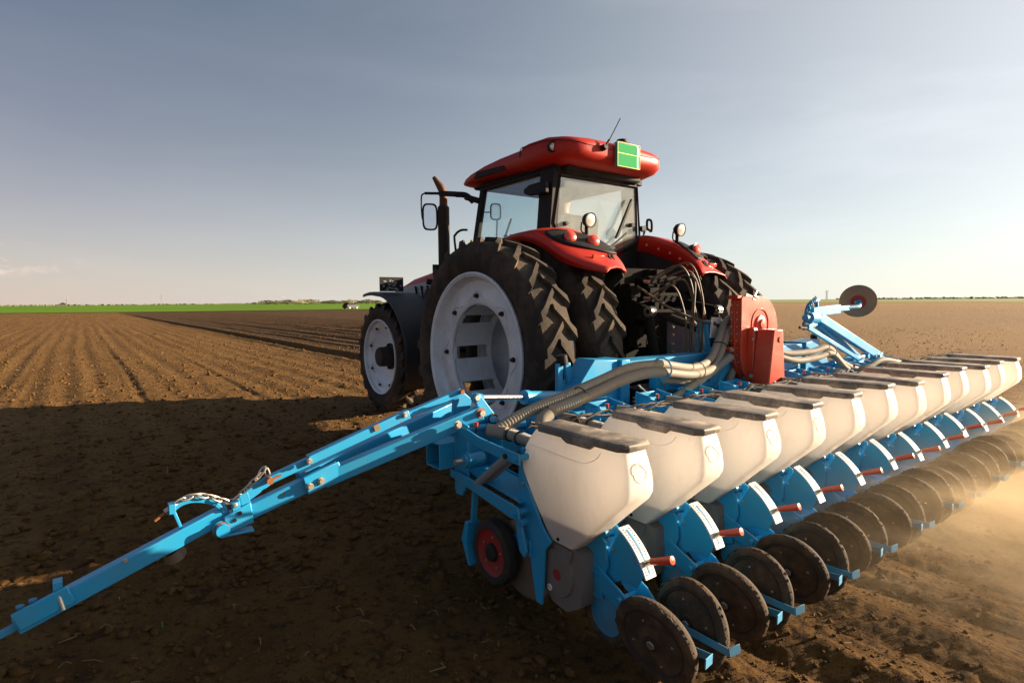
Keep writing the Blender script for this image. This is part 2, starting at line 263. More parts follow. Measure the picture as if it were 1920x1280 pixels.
# ------------------------------------------------------------------ mesh builder
def catmull(pts, n=10):
    P = [Vector(p) for p in pts]; P = [P[0]*2-P[1]]+P+[P[-1]*2-P[-2]]; out = []
    for i in range(1, len(P)-2):
        a, b, c, d = P[i-1:i+3]
        for k in range(n):
            t = k/n; out.append(.5*((2*b)+(c-a)*t+(2*a-5*b+4*c-d)*t*t+(-a+3*b-3*c+d)*t**3))
    out.append(P[-2]); return out
class MB:
    def __init__(s): s.v = []; s.f = []; s.m = []; s.mats = []; s.c = 0
    def use(s, key):
        if key not in s.mats: s.mats.append(key)
        s.c = s.mats.index(key); return s
    def add(s, vs, fs):
        o = len(s.v); s.v += [tuple(v) for v in vs]; s.f += [tuple(i+o for i in f) for f in fs]; s.m += [s.c]*len(fs)
    def box(s, x0, x1, y0, y1, z0, z1):
        s.add([(x, y, z) for x in (x0, x1) for y in (y0, y1) for z in (z0, z1)],
              [(0, 1, 3, 2), (4, 6, 7, 5), (0, 4, 5, 1), (2, 3, 7, 6), (0, 2, 6, 4), (1, 5, 7, 3)])
    def bar(s, p, q, w, h, up=(0, 0, 1), off=(0, 0)):    # rectangular bar from p to q; w across, h along up
        p, q = Vector(p), Vector(q); d = (q-p).normalized(); a = d.cross(Vector(up)).normalized(); b = a.cross(d)
        p = p+a*off[0]+b*off[1]; q = q+a*off[0]+b*off[1]
        vs = [c+a*(i*w/2)+b*(j*h/2) for c in (p, q) for i, j in ((-1, -1), (1, -1), (1, 1), (-1, 1))]
        s.add(vs, [(3, 2, 1, 0), (4, 5, 6, 7), (0, 1, 5, 4), (1, 2, 6, 5), (2, 3, 7, 6), (3, 0, 4, 7)])
    def chan(s, p, q, w, h, t=.008, up=(0, 0, 1)):       # open U channel
        s.bar(p, q, t, h, up, (w/2, 0)); s.bar(p, q, t, h, up, (-w/2, 0)); s.bar(p, q, w-t*1.2, t, up, (0, h/2-t))
    def cyl(s, p, q, r, n=16, r2=None, cap=True):
        p, q = Vector(p), Vector(q); r2 = r if r2 is None else r2; d = (q-p).normalized()
        a = d.orthogonal().normalized(); b = d.cross(a); vs = []
        for c, rr in ((p, r), (q, r2)):
            for k in range(n): t = 2*math.pi*k/n; vs.append(c+a*(rr*math.cos(t))+b*(rr*math.sin(t)))
        fs = [(k, (k+1) % n, n+(k+1) % n, n+k) for k in range(n)]
        if cap: fs += [tuple(range(n))[::-1], tuple(range(n, 2*n))]
        s.add(vs, fs)
    def hexb(s, p, q, r): s.cyl(p, q, r, 6)
    def tube(s, pts, r, n=8, closed=False, rf=None):
        P = [Vector(p) for p in pts]; m = len(P); vs = []; prev = None
        for i in range(m):
            d = (P[(i+1) % m]-P[i-1]) if closed else (P[min(i+1, m-1)]-P[max(i-1, 0)])
            d.normalize()
            if prev is None: a = d.orthogonal().normalized()
            else: a = (prev-d*prev.dot(d)).normalized()
            prev = a; b = d.cross(a); rr = rf(i) if rf else r
            for k in range(n): t = 2*math.pi*k/n; vs.append(P[i]+a*(rr*math.cos(t))+b*(rr*math.sin(t)))
        fs = []
        for i in range(m if closed else m-1):
            j = (i+1) % m
            fs += [(i*n+k, i*n+(k+1) % n, j*n+(k+1) % n, j*n+k) for k in range(n)]
        if not closed: fs += [tuple(range(n))[::-1], tuple(range((m-1)*n, m*n))]
        s.add(vs, fs)
    def corr(s, pts, r, pitch=.013, n=10, amp=.12):       # corrugated hose
        P = catmull(pts, 24); L = [0]
        for a, b in zip(P, P[1:]): L.append(L[-1]+(b-a).length)
        m = int(L[-1]/pitch)*3; Q = []; k = 0
        for i in range(m+1):
            t = L[-1]*i/m
            while k < len(L)-2 and L[k+1] < t: k += 1
            Q.append(P[k].lerp(P[k+1], (t-L[k])/max(1e-9, L[k+1]-L[k])))
        s.tube(Q, r, n, rf=lambda i: r*(1+amp*(1 if i % 3 == 1 else -.6)))
    def lathe(s, prof, c, ax, n=48, a0=0., a1=2*math.pi, close=False):   # prof: (along axis, radius)
        c, ax = Vector(c), Vector(ax).normalized(); a = ax.orthogonal().normalized()
        if abs(ax.x) > .9: a = (Vector((0, 0, 1))-ax*ax.z).normalized()
        b = ax.cross(a); full = abs(a1-a0-2*math.pi) < 1e-6; k = n if full else n+1; vs = []
        for i in range(k):
            t = a0+(a1-a0)*i/n; e = a*math.cos(t)+b*math.sin(t)
            vs += [c+ax*u+e*r for u, r in prof]
        m = len(prof); fs = []
        for i in range(n):
            j = (i+1) % k
            fs += [(i*m+q, i*m+q+1, j*m+q+1, j*m+q) for q in range(m-1)]
            if close: fs.append((i*m+m-1, i*m, j*m, j*m+m-1))
        s.add(vs, fs)
    def prism(s, poly, x0, x1, ax='x'):                  # polygon (2D) swept along an axis
        f = {'x': lambda a, b, c: (c, a, b), 'y': lambda a, b, c: (a, c, b), 'z': lambda a, b, c: (a, b, c)}[ax]
        n = len(poly); vs = [f(a, b, x0) for a, b in poly]+[f(a, b, x1) for a, b in poly]
        s.add(vs, [tuple(range(n))[::-1], tuple(range(n, 2*n))]+[(k, (k+1) % n, n+(k+1) % n, n+k) for k in range(n)])
    def grid(s, rows, closed=False, caps=False):
        m = len(rows[0]); vs = [p for r in rows for p in r]; fs = []
        for i in range(len(rows)-1):
            for k in range(m if closed else m-1):
                kk = (k+1) % m; fs.append((i*m+k, i*m+kk, (i+1)*m+kk, (i+1)*m+k))
        if caps: fs += [tuple(range(m))[::-1], tuple(range((len(rows)-1)*m, len(rows)*m))]
        s.add(vs, fs)
    def build(s, name, parent=None, org=None, bevel=0., smooth=35., label=None, solid=0., subsurf=0):
        if XF[0]:
            s.v = [XF[0](*q) for q in s.v]; org = tuple(XF[0](*org)) if org is not None and tuple(org) != (0, 0, 0) else org
        me = bpy.data.meshes.new(name)
        po = ORG.get(parent.name, Vector((0, 0, 0))) if parent else Vector((0, 0, 0))
        if org is None:
            if parent: 
                a = np.array(s.v); org = tuple((a.min(0)+a.max(0))/2)
            else: org = (0, 0, 0)
        og = Vector(org)
        me.from_pydata([(x-og.x, y-og.y, z-og.z) for x, y, z in s.v], [], s.f)
        for k in s.mats: me.materials.append(M[k])
        me.polygons.foreach_set('material_index', s.m); me.update()
        bm = bmesh.new(); bm.from_mesh(me); bmesh.ops.recalc_face_normals(bm, faces=bm.faces); bm.to_mesh(me); bm.free()
        if smooth:
            me.shade_smooth(); me.set_sharp_from_angle(angle=R_(smooth))
        o = bpy.data.objects.new(name, me); C.objects.link(o)
        o.parent = parent; o.location = og-po; ORG[o.name] = og
        if solid:
            q = o.modifiers.new('solid', 'SOLIDIFY'); q.thickness = solid; q.offset = 0
        if bevel:
            q = o.modifiers.new('bevel', 'BEVEL'); q.width = bevel; q.segments = 2; q.limit_method = 'ANGLE'; q.angle_limit = R_(40); q.harden_normals = False
        if subsurf:
            q = o.modifiers.new('sub', 'SUBSURF'); q.levels = q.render_levels = subsurf
        if label: o['label'] = label
        return o
ORG = {}; XF = [None]
def tag(o, label=None, cat=None, group=None, kind=None):
    if label: o['label'] = label
    if cat: o['category'] = cat
    if group: o['group'] = group
    if kind: o['kind'] = kind
    return o
def thing(name, loc, label, cat, group=None):
    o = bpy.data.objects.new(name, None); C.objects.link(o); o.location = loc; ORG[o.name] = Vector(loc)
    o.empty_display_size = .2
    return tag(o, label, cat, group)
def children(o): return [c for c in bpy.data.objects if c.parent == o]
def copy_tree(o, dx, parent):
    c = o.copy(); C.objects.link(c); c.parent = parent
    c.location = o.location+Vector(dx); ORG[c.name] = ORG[o.name]+Vector(dx)
    for ch in KIDS.get(o.name, []):
        k = ch.copy(); C.objects.link(k); k.parent = c
    return c
KIDS = {}
def bolts(parent, items, name='bolt'):
    for it in items:
        b = MB(); bolt(b, *it); b.build(name, parent)
def bolt(b, p, d, r=.010, h=.010, m='zinc'):
    b.use(m); p = Vector(p); d = Vector(d).normalized(); b.cyl(p, p+d*h*.35, r*1.35, 12); b.hexb(p, p+d*h, r)

# ================================================================== THE SETTING
def vnoise(x, y, seed=0):
    xi = np.floor(x).astype(np.int64); yi = np.floor(y).astype(np.int64); fx = x-xi; fy = y-yi
    fx = fx*fx*(3-2*fx); fy = fy*fy*(3-2*fy)
    def h(a, b):
        n = (a*374761393+b*668265263+seed*1442695041) & 0x7fffffff
        n = (n ^ (n >> 13))*1274126177 & 0x7fffffff
        return ((n ^ (n >> 16)) & 0xffff)/65535.
    return (h(xi, yi)*(1-fx)+h(xi+1, yi)*fx)*(1-fy)+(h(xi, yi+1)*(1-fx)+h(xi+1, yi+1)*fx)*fy
def soil_h(x, y):
    d = np.sqrt(x*x+y*y)
    h = np.zeros_like(x)
    fade = lambda s: np.clip(1.6-d/(s*100), 0, 1)
    for i, (s, a) in enumerate(((2.5, .022), (.9, .016), (.33, .014), (.13, .011), (.055, .009), (.025, .005))):
        n = vnoise(x/s, y/s, i)-.5
        if i >= 2: n = np.abs(n)*2-.5                   # crumbly
        h += a*n*(fade(s) if s < .5 else 1)
    # lumps
    for i, (s, a, th) in enumerate(((.16, .020, .78), (.08, .014, .76))):
        n = vnoise(x/s+31, y/s+17, 20+i); h += a*np.clip((n-th)/(1-th), 0, 1)*fade(s)
    # old rows parallel to the driving direction
    w = np.interp(d, [0, 6, 60, 140], [.4, 1, 1, .4])
    h += w*.008*np.sin(2*np.pi*(x+.25*vnoise(y/6, x*0, 5))/.45)*(.5+vnoise(x/1.3, y/9, 6))
    def furrow(x0, dep, wid, wob=.15):
        c = x0+wob*(vnoise(y/5, y*0+x0, 9)-.5); q = (x-c)/wid
        return -dep*np.exp(-q*q)+dep*.85*(np.exp(-((q-1.9)/.9)**2)+.6*np.exp(-((q+1.9)/.9)**2))
    far = np.clip((y-7)/3, 0, 1)
    h += far*furrow(5.5, .10, .16)
    h += far*(furrow(.78, .010, .05)+furrow(2.2, .006, .05)+furrow(-.9, .008, .05)+furrow(-2.6, .010, .06)+furrow(-5.2, .012, .07))
    for k in range(16): h += far*np.clip((y-10)/6, 0, 1)*furrow(6.9+.72*k, .030+.012*(k%3), .085)
    # press wheel tracks behind the planter
    tr = np.clip((1.35-y)/.15, 0, 1)*((x > 1.3) & (x < 7.2))
    h += tr*(-.022*np.exp(-(((x-1.67+.225) % .45-.225)/.06)**2)+.018*np.exp(-(((x-1.67) % .45-.225)/.07)**2))
    # a dip kept low under the tractor's wheels
    flat = np.exp(-((x-4.18)/2.1)**4)*np.exp(-((y-4.6)/4.2)**4)
    return h*(1-.55*flat)-.012
def ground():
    th = np.concatenate([np.linspace(-1.05, 1.35, 900), np.linspace(1.35, 2*np.pi-1.05, 121)[1:-1]])
    th = th+.0                                      # measured from +Y towards +X
    r = [.25]
    while r[-1] < 9000: r.append(r[-1]*1.0068 if r[-1] < 160 else r[-1]*1.04)
    r = np.array(r); 
    yaw = th+0.0
    Rr, T = np.meshgrid(r, yaw, indexing='ij'); X = Rr*np.sin(T); Y = Rr*np.cos(T)
    Z = np.where(Rr < 400, soil_h(X, Y), -.012)
    Z = Z*np.interp(Rr, [0, 110, 200], [1, 1, 0])-.0*Rr
    nr, na = X.shape; v = np.stack([X, Y, Z], -1).reshape(-1, 3).astype(np.float32)
    v = np.vstack([v, [[0, 0, 0]]]).astype(np.float32)
    i = np.arange(nr-1)[:, None]; j = np.arange(na)[None, :]; jj = (j+1) % na
    q = np.stack([i*na+j, i*na+jj, (i+1)*na+jj, (i+1)*na+j], -1).reshape(-1, 4)
    me = bpy.data.meshes.new('ground'); me.vertices.add(len(v)); me.vertices.foreach_set('co', v.ravel())
    tri = np.stack([np.full(na, nr*na), (np.arange(na)+1) % na, np.arange(na)], -1)
    me.loops.add(q.size+tri.size); me.loops.foreach_set('vertex_index', np.concatenate([q[:, ::-1].ravel(), tri[:, ::-1].ravel()]).astype(np.int32))
    me.polygons.add(len(q)+len(tri)); me.polygons.foreach_set('loop_start', np.concatenate([np.arange(len(q))*4, q.size+np.arange(len(tri))*3]).astype(np.int32))
    me.polygons.foreach_set('loop_total', np.concatenate([np.full(len(q), 4), np.full(len(tri), 3)]).astype(np.int32))
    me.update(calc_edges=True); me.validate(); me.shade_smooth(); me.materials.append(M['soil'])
    o = bpy.data.objects.new('ground', me); C.objects.link(o); tag(o, kind='structure')
    if me.polygons[1000].normal.z < 0: me.flip_normals()
ground()
def sheet(name, poly, z, key):
    b = MB().use(key); b.add([(x, y, z) for x, y in poly], [tuple(range(len(poly)))]); o = b.build(name, smooth=0); tag(o, kind='structure'); return o
sheet('green_field', [(-2500, 420), (-400, 185), (-60, 139), (-10, 131), (20, 119), (52, 112), (120, 128), (170, 150), (1500, 900), (1700, 2600), (-2500, 2600)], .06, 'field')
sheet('pale_field', [(190, 150), (240, 120), (236, 60), (190, 20), (150, -40), (1200, -500), (6000, -300), (6000, 6000), (1500, 1500)], .08, 'field2')
def lumps(name, key, n, gen, seed, label, cat):
    rg = np.random.default_rng(seed); T = []
    for k in range(5):
        bm = bmesh.new(); bmesh.ops.create_icosphere(bm, subdivisions=2 if k < 2 else 1, radius=1)
        vv = np.array([v.co[:] for v in bm.verts]); ff = np.array([[v.index for v in f.verts] for f in bm.faces]); bm.free()
        vv = vv*(1+.85*(rg.random((len(vv), 1))-.5))*np.array([1, .75, .6]); T.append((vv, ff))
    V = []; F = []; o = 0
    P_all = list(gen(rg, n)); ZZ = soil_h(np.array([p[0] for p in P_all]), np.array([p[1] for p in P_all]))
    for (x, y, s), z in zip(P_all, ZZ):
        vv, ff = T[rg.integers(2) if s > .016 and x*x+y*y < 36 else 2+rg.integers(3)]; a = rg.random()*6.28; c, sn = math.cos(a), math.sin(a)
        e = rg.uniform(-.5, .5); q = vv*s*rg.uniform(.75, 1.25, 3)
        q = np.stack([q[:, 0]*c-q[:, 1]*sn, q[:, 0]*sn+q[:, 1]*c, q[:, 2]+e*q[:, 0]*.6], -1)
        V.append(q+[x, y, z+s*.28]); F.append(ff+o); o += len(vv)
    V = np.vstack(V); F = np.vstack(F); me = bpy.data.meshes.new(name); me.vertices.add(len(V)); me.vertices.foreach_set('co', V.astype(np.float32).ravel())
    me.loops.add(F.size); me.loops.foreach_set('vertex_index', F.ravel().astype(np.int32)); me.polygons.add(len(F))
    me.polygons.foreach_set('loop_start', (np.arange(len(F))*3).astype(np.int32)); me.polygons.foreach_set('loop_total', np.full(len(F), 3, np.int32))
    me.update(calc_edges=True); me.materials.append(M[key]); ob = bpy.data.objects.new(name, me); C.objects.link(ob); tag(ob, label, cat, kind='stuff')
def gen_clods(rg, n):
    for k in range(n):
        d = 1.6*(34/1.6)**(rg.random()**.8); a = rg.uniform(-.95, 1.35); s = .003+(.034 if a < .75 else .018)*rg.random()**9*min(1, d/4)+(.0013 if a < .75 else .0006)*min(d, 22)*rg.random()**3
        yield d*math.sin(a), d*math.cos(a), s
lumps('soil_clods', 'clod', 60000, gen_clods, 3, 'loose crumbly clods of dark soil over the tilled field', 'soil clods')
def litter(name, key, n, seed, label, cat, up=False, wid=.0016):
    rg = random.Random(seed); b = MB().use(key)
    for k in range(n):
        d = 1.8*(20/1.8)**rg.random(); a = rg.uniform(-.9, 1.3); x, y = d*math.sin(a), d*math.cos(a); z = float(soil_h(np.array([x]), np.array([y]))[0])
        ln = rg.uniform(.02, .09); t = rg.uniform(0, 6.28); w = wid*rg.uniform(.7, 1.8)*max(1, d/5); p = []
        for i in range(4):
            s = i/3*ln; t2 = t+(i-1)*rg.uniform(-.5, .5)
            p.append((x+s*math.cos(t2)*(.2 if up else 1), y+s*math.sin(t2)*(.2 if up else 1), z+.006+(s if up else .012*math.sin(i))))
        b.tube(p, w, 4)
    tag(b.build(name, smooth=0), label, cat, kind='stuff')
litter('straw_litter', 'straw', 420, 5, 'short dry straw stalks and root bits scattered on the soil', 'straw')
litter('grass_sprouts', 'sprout', 26, 8, 'a few thin green grass blades sprouting from the soil', 'grass', up=True, wid=.0022)

# distant trees, woodland strip, pylons, barn
def crown_mb(b, r, h, z0, n, rg, leaf):
    for k in range(n):
        a = rg.uniform(0, 6.28); q = rg.random()**.4; z = rg.uniform(-1, 1); w = math.sqrt(max(0, 1-z*z))*q*r*(1+.35*math.sin(a*3+z*4))
        c = Vector((w*math.cos(a), w*math.sin(a), z0+z*h*.5*(1+.2*math.sin(a*2)))); t = Vector((rg.uniform(-1, 1), rg.uniform(-1, 1), rg.uniform(-1, 1))).normalized(); u = t.orthogonal().normalized()
        b.add([c+t*leaf, c+u*leaf, c-t*leaf*.8, c-u*leaf*.9], [(0, 1, 2, 3)])
rg = random.Random(11); protos = []; SPOT = []
spots = [(478+i*8.6+rg.uniform(-4, 4), rg.uniform(650, 1000)) for i in range(27)]
for i, (px, D) in enumerate(spots):
    b = at(px, 570, Y=D); x, y = b[0], D; sz = rg.uniform(4.5, 8.5)*(.55 if px < 500 else 1)
    if i < 4:
        root = thing('tree', (x, y, 0), '', 'tree', 'trees along the horizon beyond the green field')
        m = MB().use('leaf'); crown_mb(m, 3.6+.8*i, 5.+.4*i, 4.2, 420, rg, .55)
        for v in range(len(m.v)): m.v[v] = (m.v[v][0]+x, m.v[v][1]+y, m.v[v][2])
        cr_ = m.build('crown', root, (x, y, 0), smooth=0); m = MB().use('bark'); m.cyl((x, y, -.1), (x, y, 3.8), .28, 7, .12)
        m.cyl((x, y, 2.2), (x+1, y, 4.6), .12, 5, .05); m.cyl((x, y, 2.4), (x-1, y+.5, 4.6), .12, 5, .05)
        tk = m.build('trunk', root, (x, y, 0)); protos.append((root, cr_, tk))
    else:
        pr = protos[rg.randrange(4)]; root = pr[0].copy(); C.objects.link(root); root.location = (x, y, 0)
        for ch in pr[1:]:
            k = ch.copy(); C.objects.link(k); k.parent = root
    s = sz/6.5; root.scale = (s*rg.uniform(1.2, 2.2), s*1.3, s*.62); root.rotation_euler.z = rg.uniform(0, 6)
    SPOT.append((px, root))
ORD = 'first second third fourth fifth sixth seventh eighth ninth tenth eleventh twelfth thirteenth fourteenth fifteenth sixteenth seventeenth eighteenth nineteenth twentieth twenty-first twenty-second twenty-third twenty-fourth twenty-fifth twenty-sixth twenty-seventh'.split()
for k, (px, root) in enumerate(sorted(SPOT, key=lambda q: q[0])):
    root['label'] = ORD[k]+' small tree from the left in the hazy row beyond the green field'
M['farleaf'] = leafmat('far_leaf', (.10, .10, .07), (.15, .14, .10)); m = MB().use('farleaf')
for k in range(5200):
    D = rg.uniform(1500, 2600); px = rg.choice((rg.uniform(-300, 1000), rg.uniform(480, 900), rg.uniform(1300, 2200))); p = at(px, 565, Y=D) if px < 1150 else None
    if p is None:
        a = rg.uniform(1.15, 1.75); D = rg.uniform(1400, 2600); p = (D*math.sin(a), D*math.cos(a), 0)
    h = 1.5+2.6*vnoise(np.array([p[0]/60]), np.array([0.]), 3)[0]; c = Vector((p[0], p[1], rg.uniform(.2, h))); t = Vector((rg.uniform(-1, 1), rg.uniform(-1, 1), rg.uniform(-.6, .6))).normalized(); u = t.orthogonal().normalized()
    m.add([c+t*3, c+u*2.2, c-t*3, c-u*2.2], [(0, 1, 2, 3)])
tag(m.build('distant_woodland', smooth=0), 'thin dark line of far woodland along the horizon', 'woodland', kind='stuff')
pyl = [(303, 2300, 'tall lattice pylon on the horizon left of the parked car'), (531, 2700, 'lattice pylon standing behind the distant tree row'), (125, 2900, 'small lattice pylon at the far left of the horizon'), (1550, 1100, 'lattice pylon on the horizon behind the raised disc arm')]
P0 = None
for i, (px, Y_, lab) in enumerate(pyl):
    x, y, _ = at(px, 560, Y=Y_)
    if P0 is None:
        root = thing('power_pylon', (x, y, 0), lab, 'pylon', 'pylons on the horizon'); m = MB().use('pylon'); H = 36
        for sx in (-3, 3):
            for sy in (-3, 3): m.cyl((x+sx, y+sy, 0), (x+sx*.16, y+sy*.16, H), .30, 5, .2)
        for k in range(9):
            z0, z1 = H*k/9, H*(k+1)/9; a0, a1 = 3*(1-.84*k/9), 3*(1-.84*(k+1)/9)
            for sgn in (-1, 1):
                for sy in (-1, 1): m.cyl((x-a0*sgn, y+a0*sy, z0), (x+a1*sgn, y+a1*sy, z1), .14, 4); m.cyl((x+a0*sy, y-a0*sgn, z0), (x+a1*sy, y+a1*sgn, z1), .14, 4)
        tw = m.build('lattice_tower', root, (x, y, 0)); kids = [tw]
        for z, w in ((34, 6), (29, 9), (24, 6.5)):
            m = MB().use('pylon'); m.bar((x-w, y, z), (x+w, y, z), .5, .6); m.cyl((x-w, y, z), (x, y, z+1.6), .12, 4); m.cyl((x+w, y, z), (x, y, z+1.6), .12, 4)
            kids.append(m.build('cross_arm', root, (x, y, z)))
        P0 = (root, kids)
    else:
        root = P0[0].copy(); C.objects.link(root); root.location = (x, y, 0); root['label'] = lab; root.rotation_euler.z = .5*i
        for ch in P0[1]: k = ch.copy(); C.objects.link(k); k.parent = root
x, y, _ = at(118, 573, Y=700)
barn = thing('barn', (x, y, 0), 'small dark barn alone on the horizon at the far left', 'barn')
m = MB().use('concrete'); m.box(x-2.6, x+2.6, y-3, y+3, 0, 2.3); m.build('wall', barn)
m = MB().use('castiron'); m.prism([(x-3, 2.3), (x+3, 2.3), (x, 3.9)], y-3.2, y+3.2, 'y'); m.build('roof', barn)

# ================================================================== PARKED CAR FAR AHEAD
def parked_car():
    x, y, _ = at(658, 579.3, Z=0); a = R_(28)      # heading across the view
    root = thing('parked_car', (x, y, 0), 'dark grey estate car parked on the edge of the green field', 'car'); root.rotation_euler.z = a; root.scale = (.84, .84, .84)
    ORG[root.name] = Vector((0, 0, 0))              # parts are written in the car's own axes
    b = MB().use('carpaint')
    prof = [(-2.25, .35), (-2.28, .75), (-2.2, 1.05), (-2.05, 1.15), (-1.75, 1.62), (-1.5, 1.70), (.2, 1.72), (.55, 1.62), (1.15, 1.15), (2.1, 1.0), (2.27, .8), (2.27, .35)]
    rows = []
    for u, w in ((-.9, .88), (-.86, .97), (0, 1), (.86, .97), (.9, .88)):
        rows.append([(p*(.985 if abs(u) > .8 else 1), u*(1-.18*max(0, q-1.1)/.6), .35+(q-.35)*w) for p, q in prof])
    b.grid(rows, closed=True, caps=True); b.build('body', root, (0, 0, 0))
    b = MB().use('carglass')
    for s in (-1, 1):
        for p0, p1 in ((-1.85, -.95), (-.9, .0), (.05, .75)):
            b.add([(p0, s*.895, 1.14), (p1+.1, s*.895, 1.14), (p1-.12, s*.80, 1.56), (p0+.16, s*.80, 1.56)], [(0, 1, 2, 3)])
    b.add([(-2.12, -.7, 1.16), (-2.12, .7, 1.16), (-1.80, .62, 1.58), (-1.80, -.62, 1.58)], [(0, 1, 2, 3)]); b.build('window', root, (0, 0, 0), smooth=0)
    for wx in (-1.4, 1.38):
        for s in (-1, 1):
            b = MB().use('rubber'); b.cyl((wx, s*.70, .34), (wx, s*.93, .34), .34, 20); b.use('rim'); b.cyl((wx, s*.90, .34), (wx, s*.945, .34), .21, 12); b.build('wheel', root)
    for s in (-1, 1):
        b = MB().use('tailred'); b.box(-2.32, -2.2, s*.72-.12, s*.72+.12, .85, 1.1); b.build('tail_light', root)
        b = MB().use('lens'); b.box(2.2, 2.30, s*.68-.16, s*.68+.16, .72, .9); b.build('headlight', root)
parked_car()

# ================================================================== TRACTOR
TX, RY, FY = 4.03, 3.90, 6.93
tractor = thing('tractor', (TX, RY, 0), 'red tractor with grey rims and twin rear tyres pulling the seed planter', 'tractor')
def tyre_mesh(b, c, R, rb, w, nl, lug_h, s):       # s: side sign of the outer face; axis X
    cx, cy, cz = c; h = w/2; b.use('tyre')
    prof = [(-h*.72, rb), (-h*.82, rb+.02), (-h*.97, rb+(R-rb)*.28), (-h, rb+(R-rb)*.52), (-h*.94, R-lug_h-.045), (-h*.80, R-lug_h-.012), (-h*.4, R-lug_h), (0, R-lug_h+.004),
            (h*.4, R-lug_h), (h*.80, R-lug_h-.012), (h*.94, R-lug_h-.045), (h, rb+(R-rb)*.52), (h*.97, rb+(R-rb)*.28), (h*.82, rb+.02), (h*.72, rb)]
    b.lathe(prof, (cx, cy, cz), (1, 0, 0), 72, close=True)
    def base(u): 
        au = abs(u)/h
        return R-lug_h-.004 if au < .8 else (R-lug_h-.012-(au-.8)/.14*.033 if au < .94 else R-lug_h-.045-(au-.94)*2.2*(R-rb))
    for side in (-1, 1):
        for k in range(nl):
            t0 = 2*math.pi*(k+(.5 if side > 0 else 0))/nl; rows = []
            for i, q in enumerate((-.14, .15, .38, .58, .74, .86, .93)):
                u = side*q*h*1.0; rise = (1, 1, 1, 1, 1, .98, .55)[i]
                ang = t0-(.235*max(q, -.1)-.05*max(q-.6, 0))*(.94/R)*(w/.34); wt = (.019+.012*q)/R*1.1 if q > 0 else .020/R
                top = R-(.012*q*q if q > 0 else 0)-(0 if q < .95 else .035); bot = base(u)-.012
                top = bot+.012+(top-bot-.012)*rise
                row = []
                for (da, rr) in ((-wt*1.7, bot), (-wt, top), (wt, top), (wt*1.9, bot)):
                    t = ang+da; row.append((cx+u*(1.0 if rr == bot else .99)+(0 if q < .99 else side*.002), cy-math.cos(t)*rr, cz+math.sin(t)*rr))
                rows.append(row)
            b.grid(rows, closed=True, caps=True)
def rear_wheel(xo, s, outer):                       # xo: X of the outer rim edge, s=-1 outer face towards -X
    c = Vector((xo-s*.0, RY, .95)); w = .34; tx = xo-s*.16
    b = MB().use('rim'); ax = (s, 0, 0); cc = (xo, RY, .95)
    # rim barrel and flange (u measured outward along the axle)
    b.lathe([(-.30, .655), (-.28, .635), (-.22, .60), (-.10, .60), (-.05, .625), (-.012, .632), (0, .655), (-.004, .668), (-.02, .668), (-.03, .640)], cc, ax, 72)
    if outer:
        b.lathe([(-.06, .625), (-.085, .60), (-.085, .545), (-.075, .53), (-.070, .43), (-.080, .413), (-.105, .410), (-.105, .60)], cc, ax, 72)
        for k in range(8):
            t = 2*math.pi*k/8; p = Vector((xo-s*.072, RY+.478*math.cos(t), .95+.478*math.sin(t)))
            b.use('rim')
            arc = []
            for q in range(13):
                tt = t+(q-6)/6*.27; rr = .455+.062*math.cos((q-6)/6*math.pi/2)**2
                arc.append((xo-s*.071, RY+rr*math.cos(tt), .95+rr*math.sin(tt)))
            b.tube(arc, .006, 6)
            bolt(b, p, (s, 0, 0), .015, .028, 'castiron')
    else:
        b.lathe([(-.06, .60), (-.12, .55), (-.18, .42), (-.20, .30), (-.20, .10)], cc, ax, 64)
    o = b.build('rear_wheel', tractor, tuple(cc), smooth=40)
    b = MB(); tyre_mesh(b, (tx, RY, .95), .945, .655, w, 23, .040, s); ty = b.build('tyre', o, (tx, RY, .95), smooth=30)
    return o
rw = [rear_wheel(2.50, -1, True), rear_wheel(3.00, -1, False), rear_wheel(4.98, 1, False), rear_wheel(5.38, 1, True)]
for xa, xb in ((2.60, 2.98), (5.28, 4.96)):  # spacer rings between the twin wheels
    b = MB().use('rim')
    for k in range(8):
        a0 = 2*math.pi*k/8+.12; a1 = a0+.52; n = 8; rows = []
        for i in range(n+1):
            t = a0+(a1-a0)*i/n; rows.append([(x, RY+r*math.cos(t), .95+r*math.sin(t)) for x, r in ((xa, .405), (xb, .405), (xb, .420), (xa, .420))])
        b.grid(rows, closed=True, caps=True)
    b.lathe([(0, .405), (0, .46), (.02, .46), (.02, .405)], (xa, RY, .95), (1, 0, 0), 48, close=True)
    b.lathe([(0, .405), (0, .46), (.02, .46), (.02, .405)], (xb-.02 if xb > xa else xb, RY, .95), (1, 0, 0), 48, close=True)
    b.build('wheel_spacer', tractor)
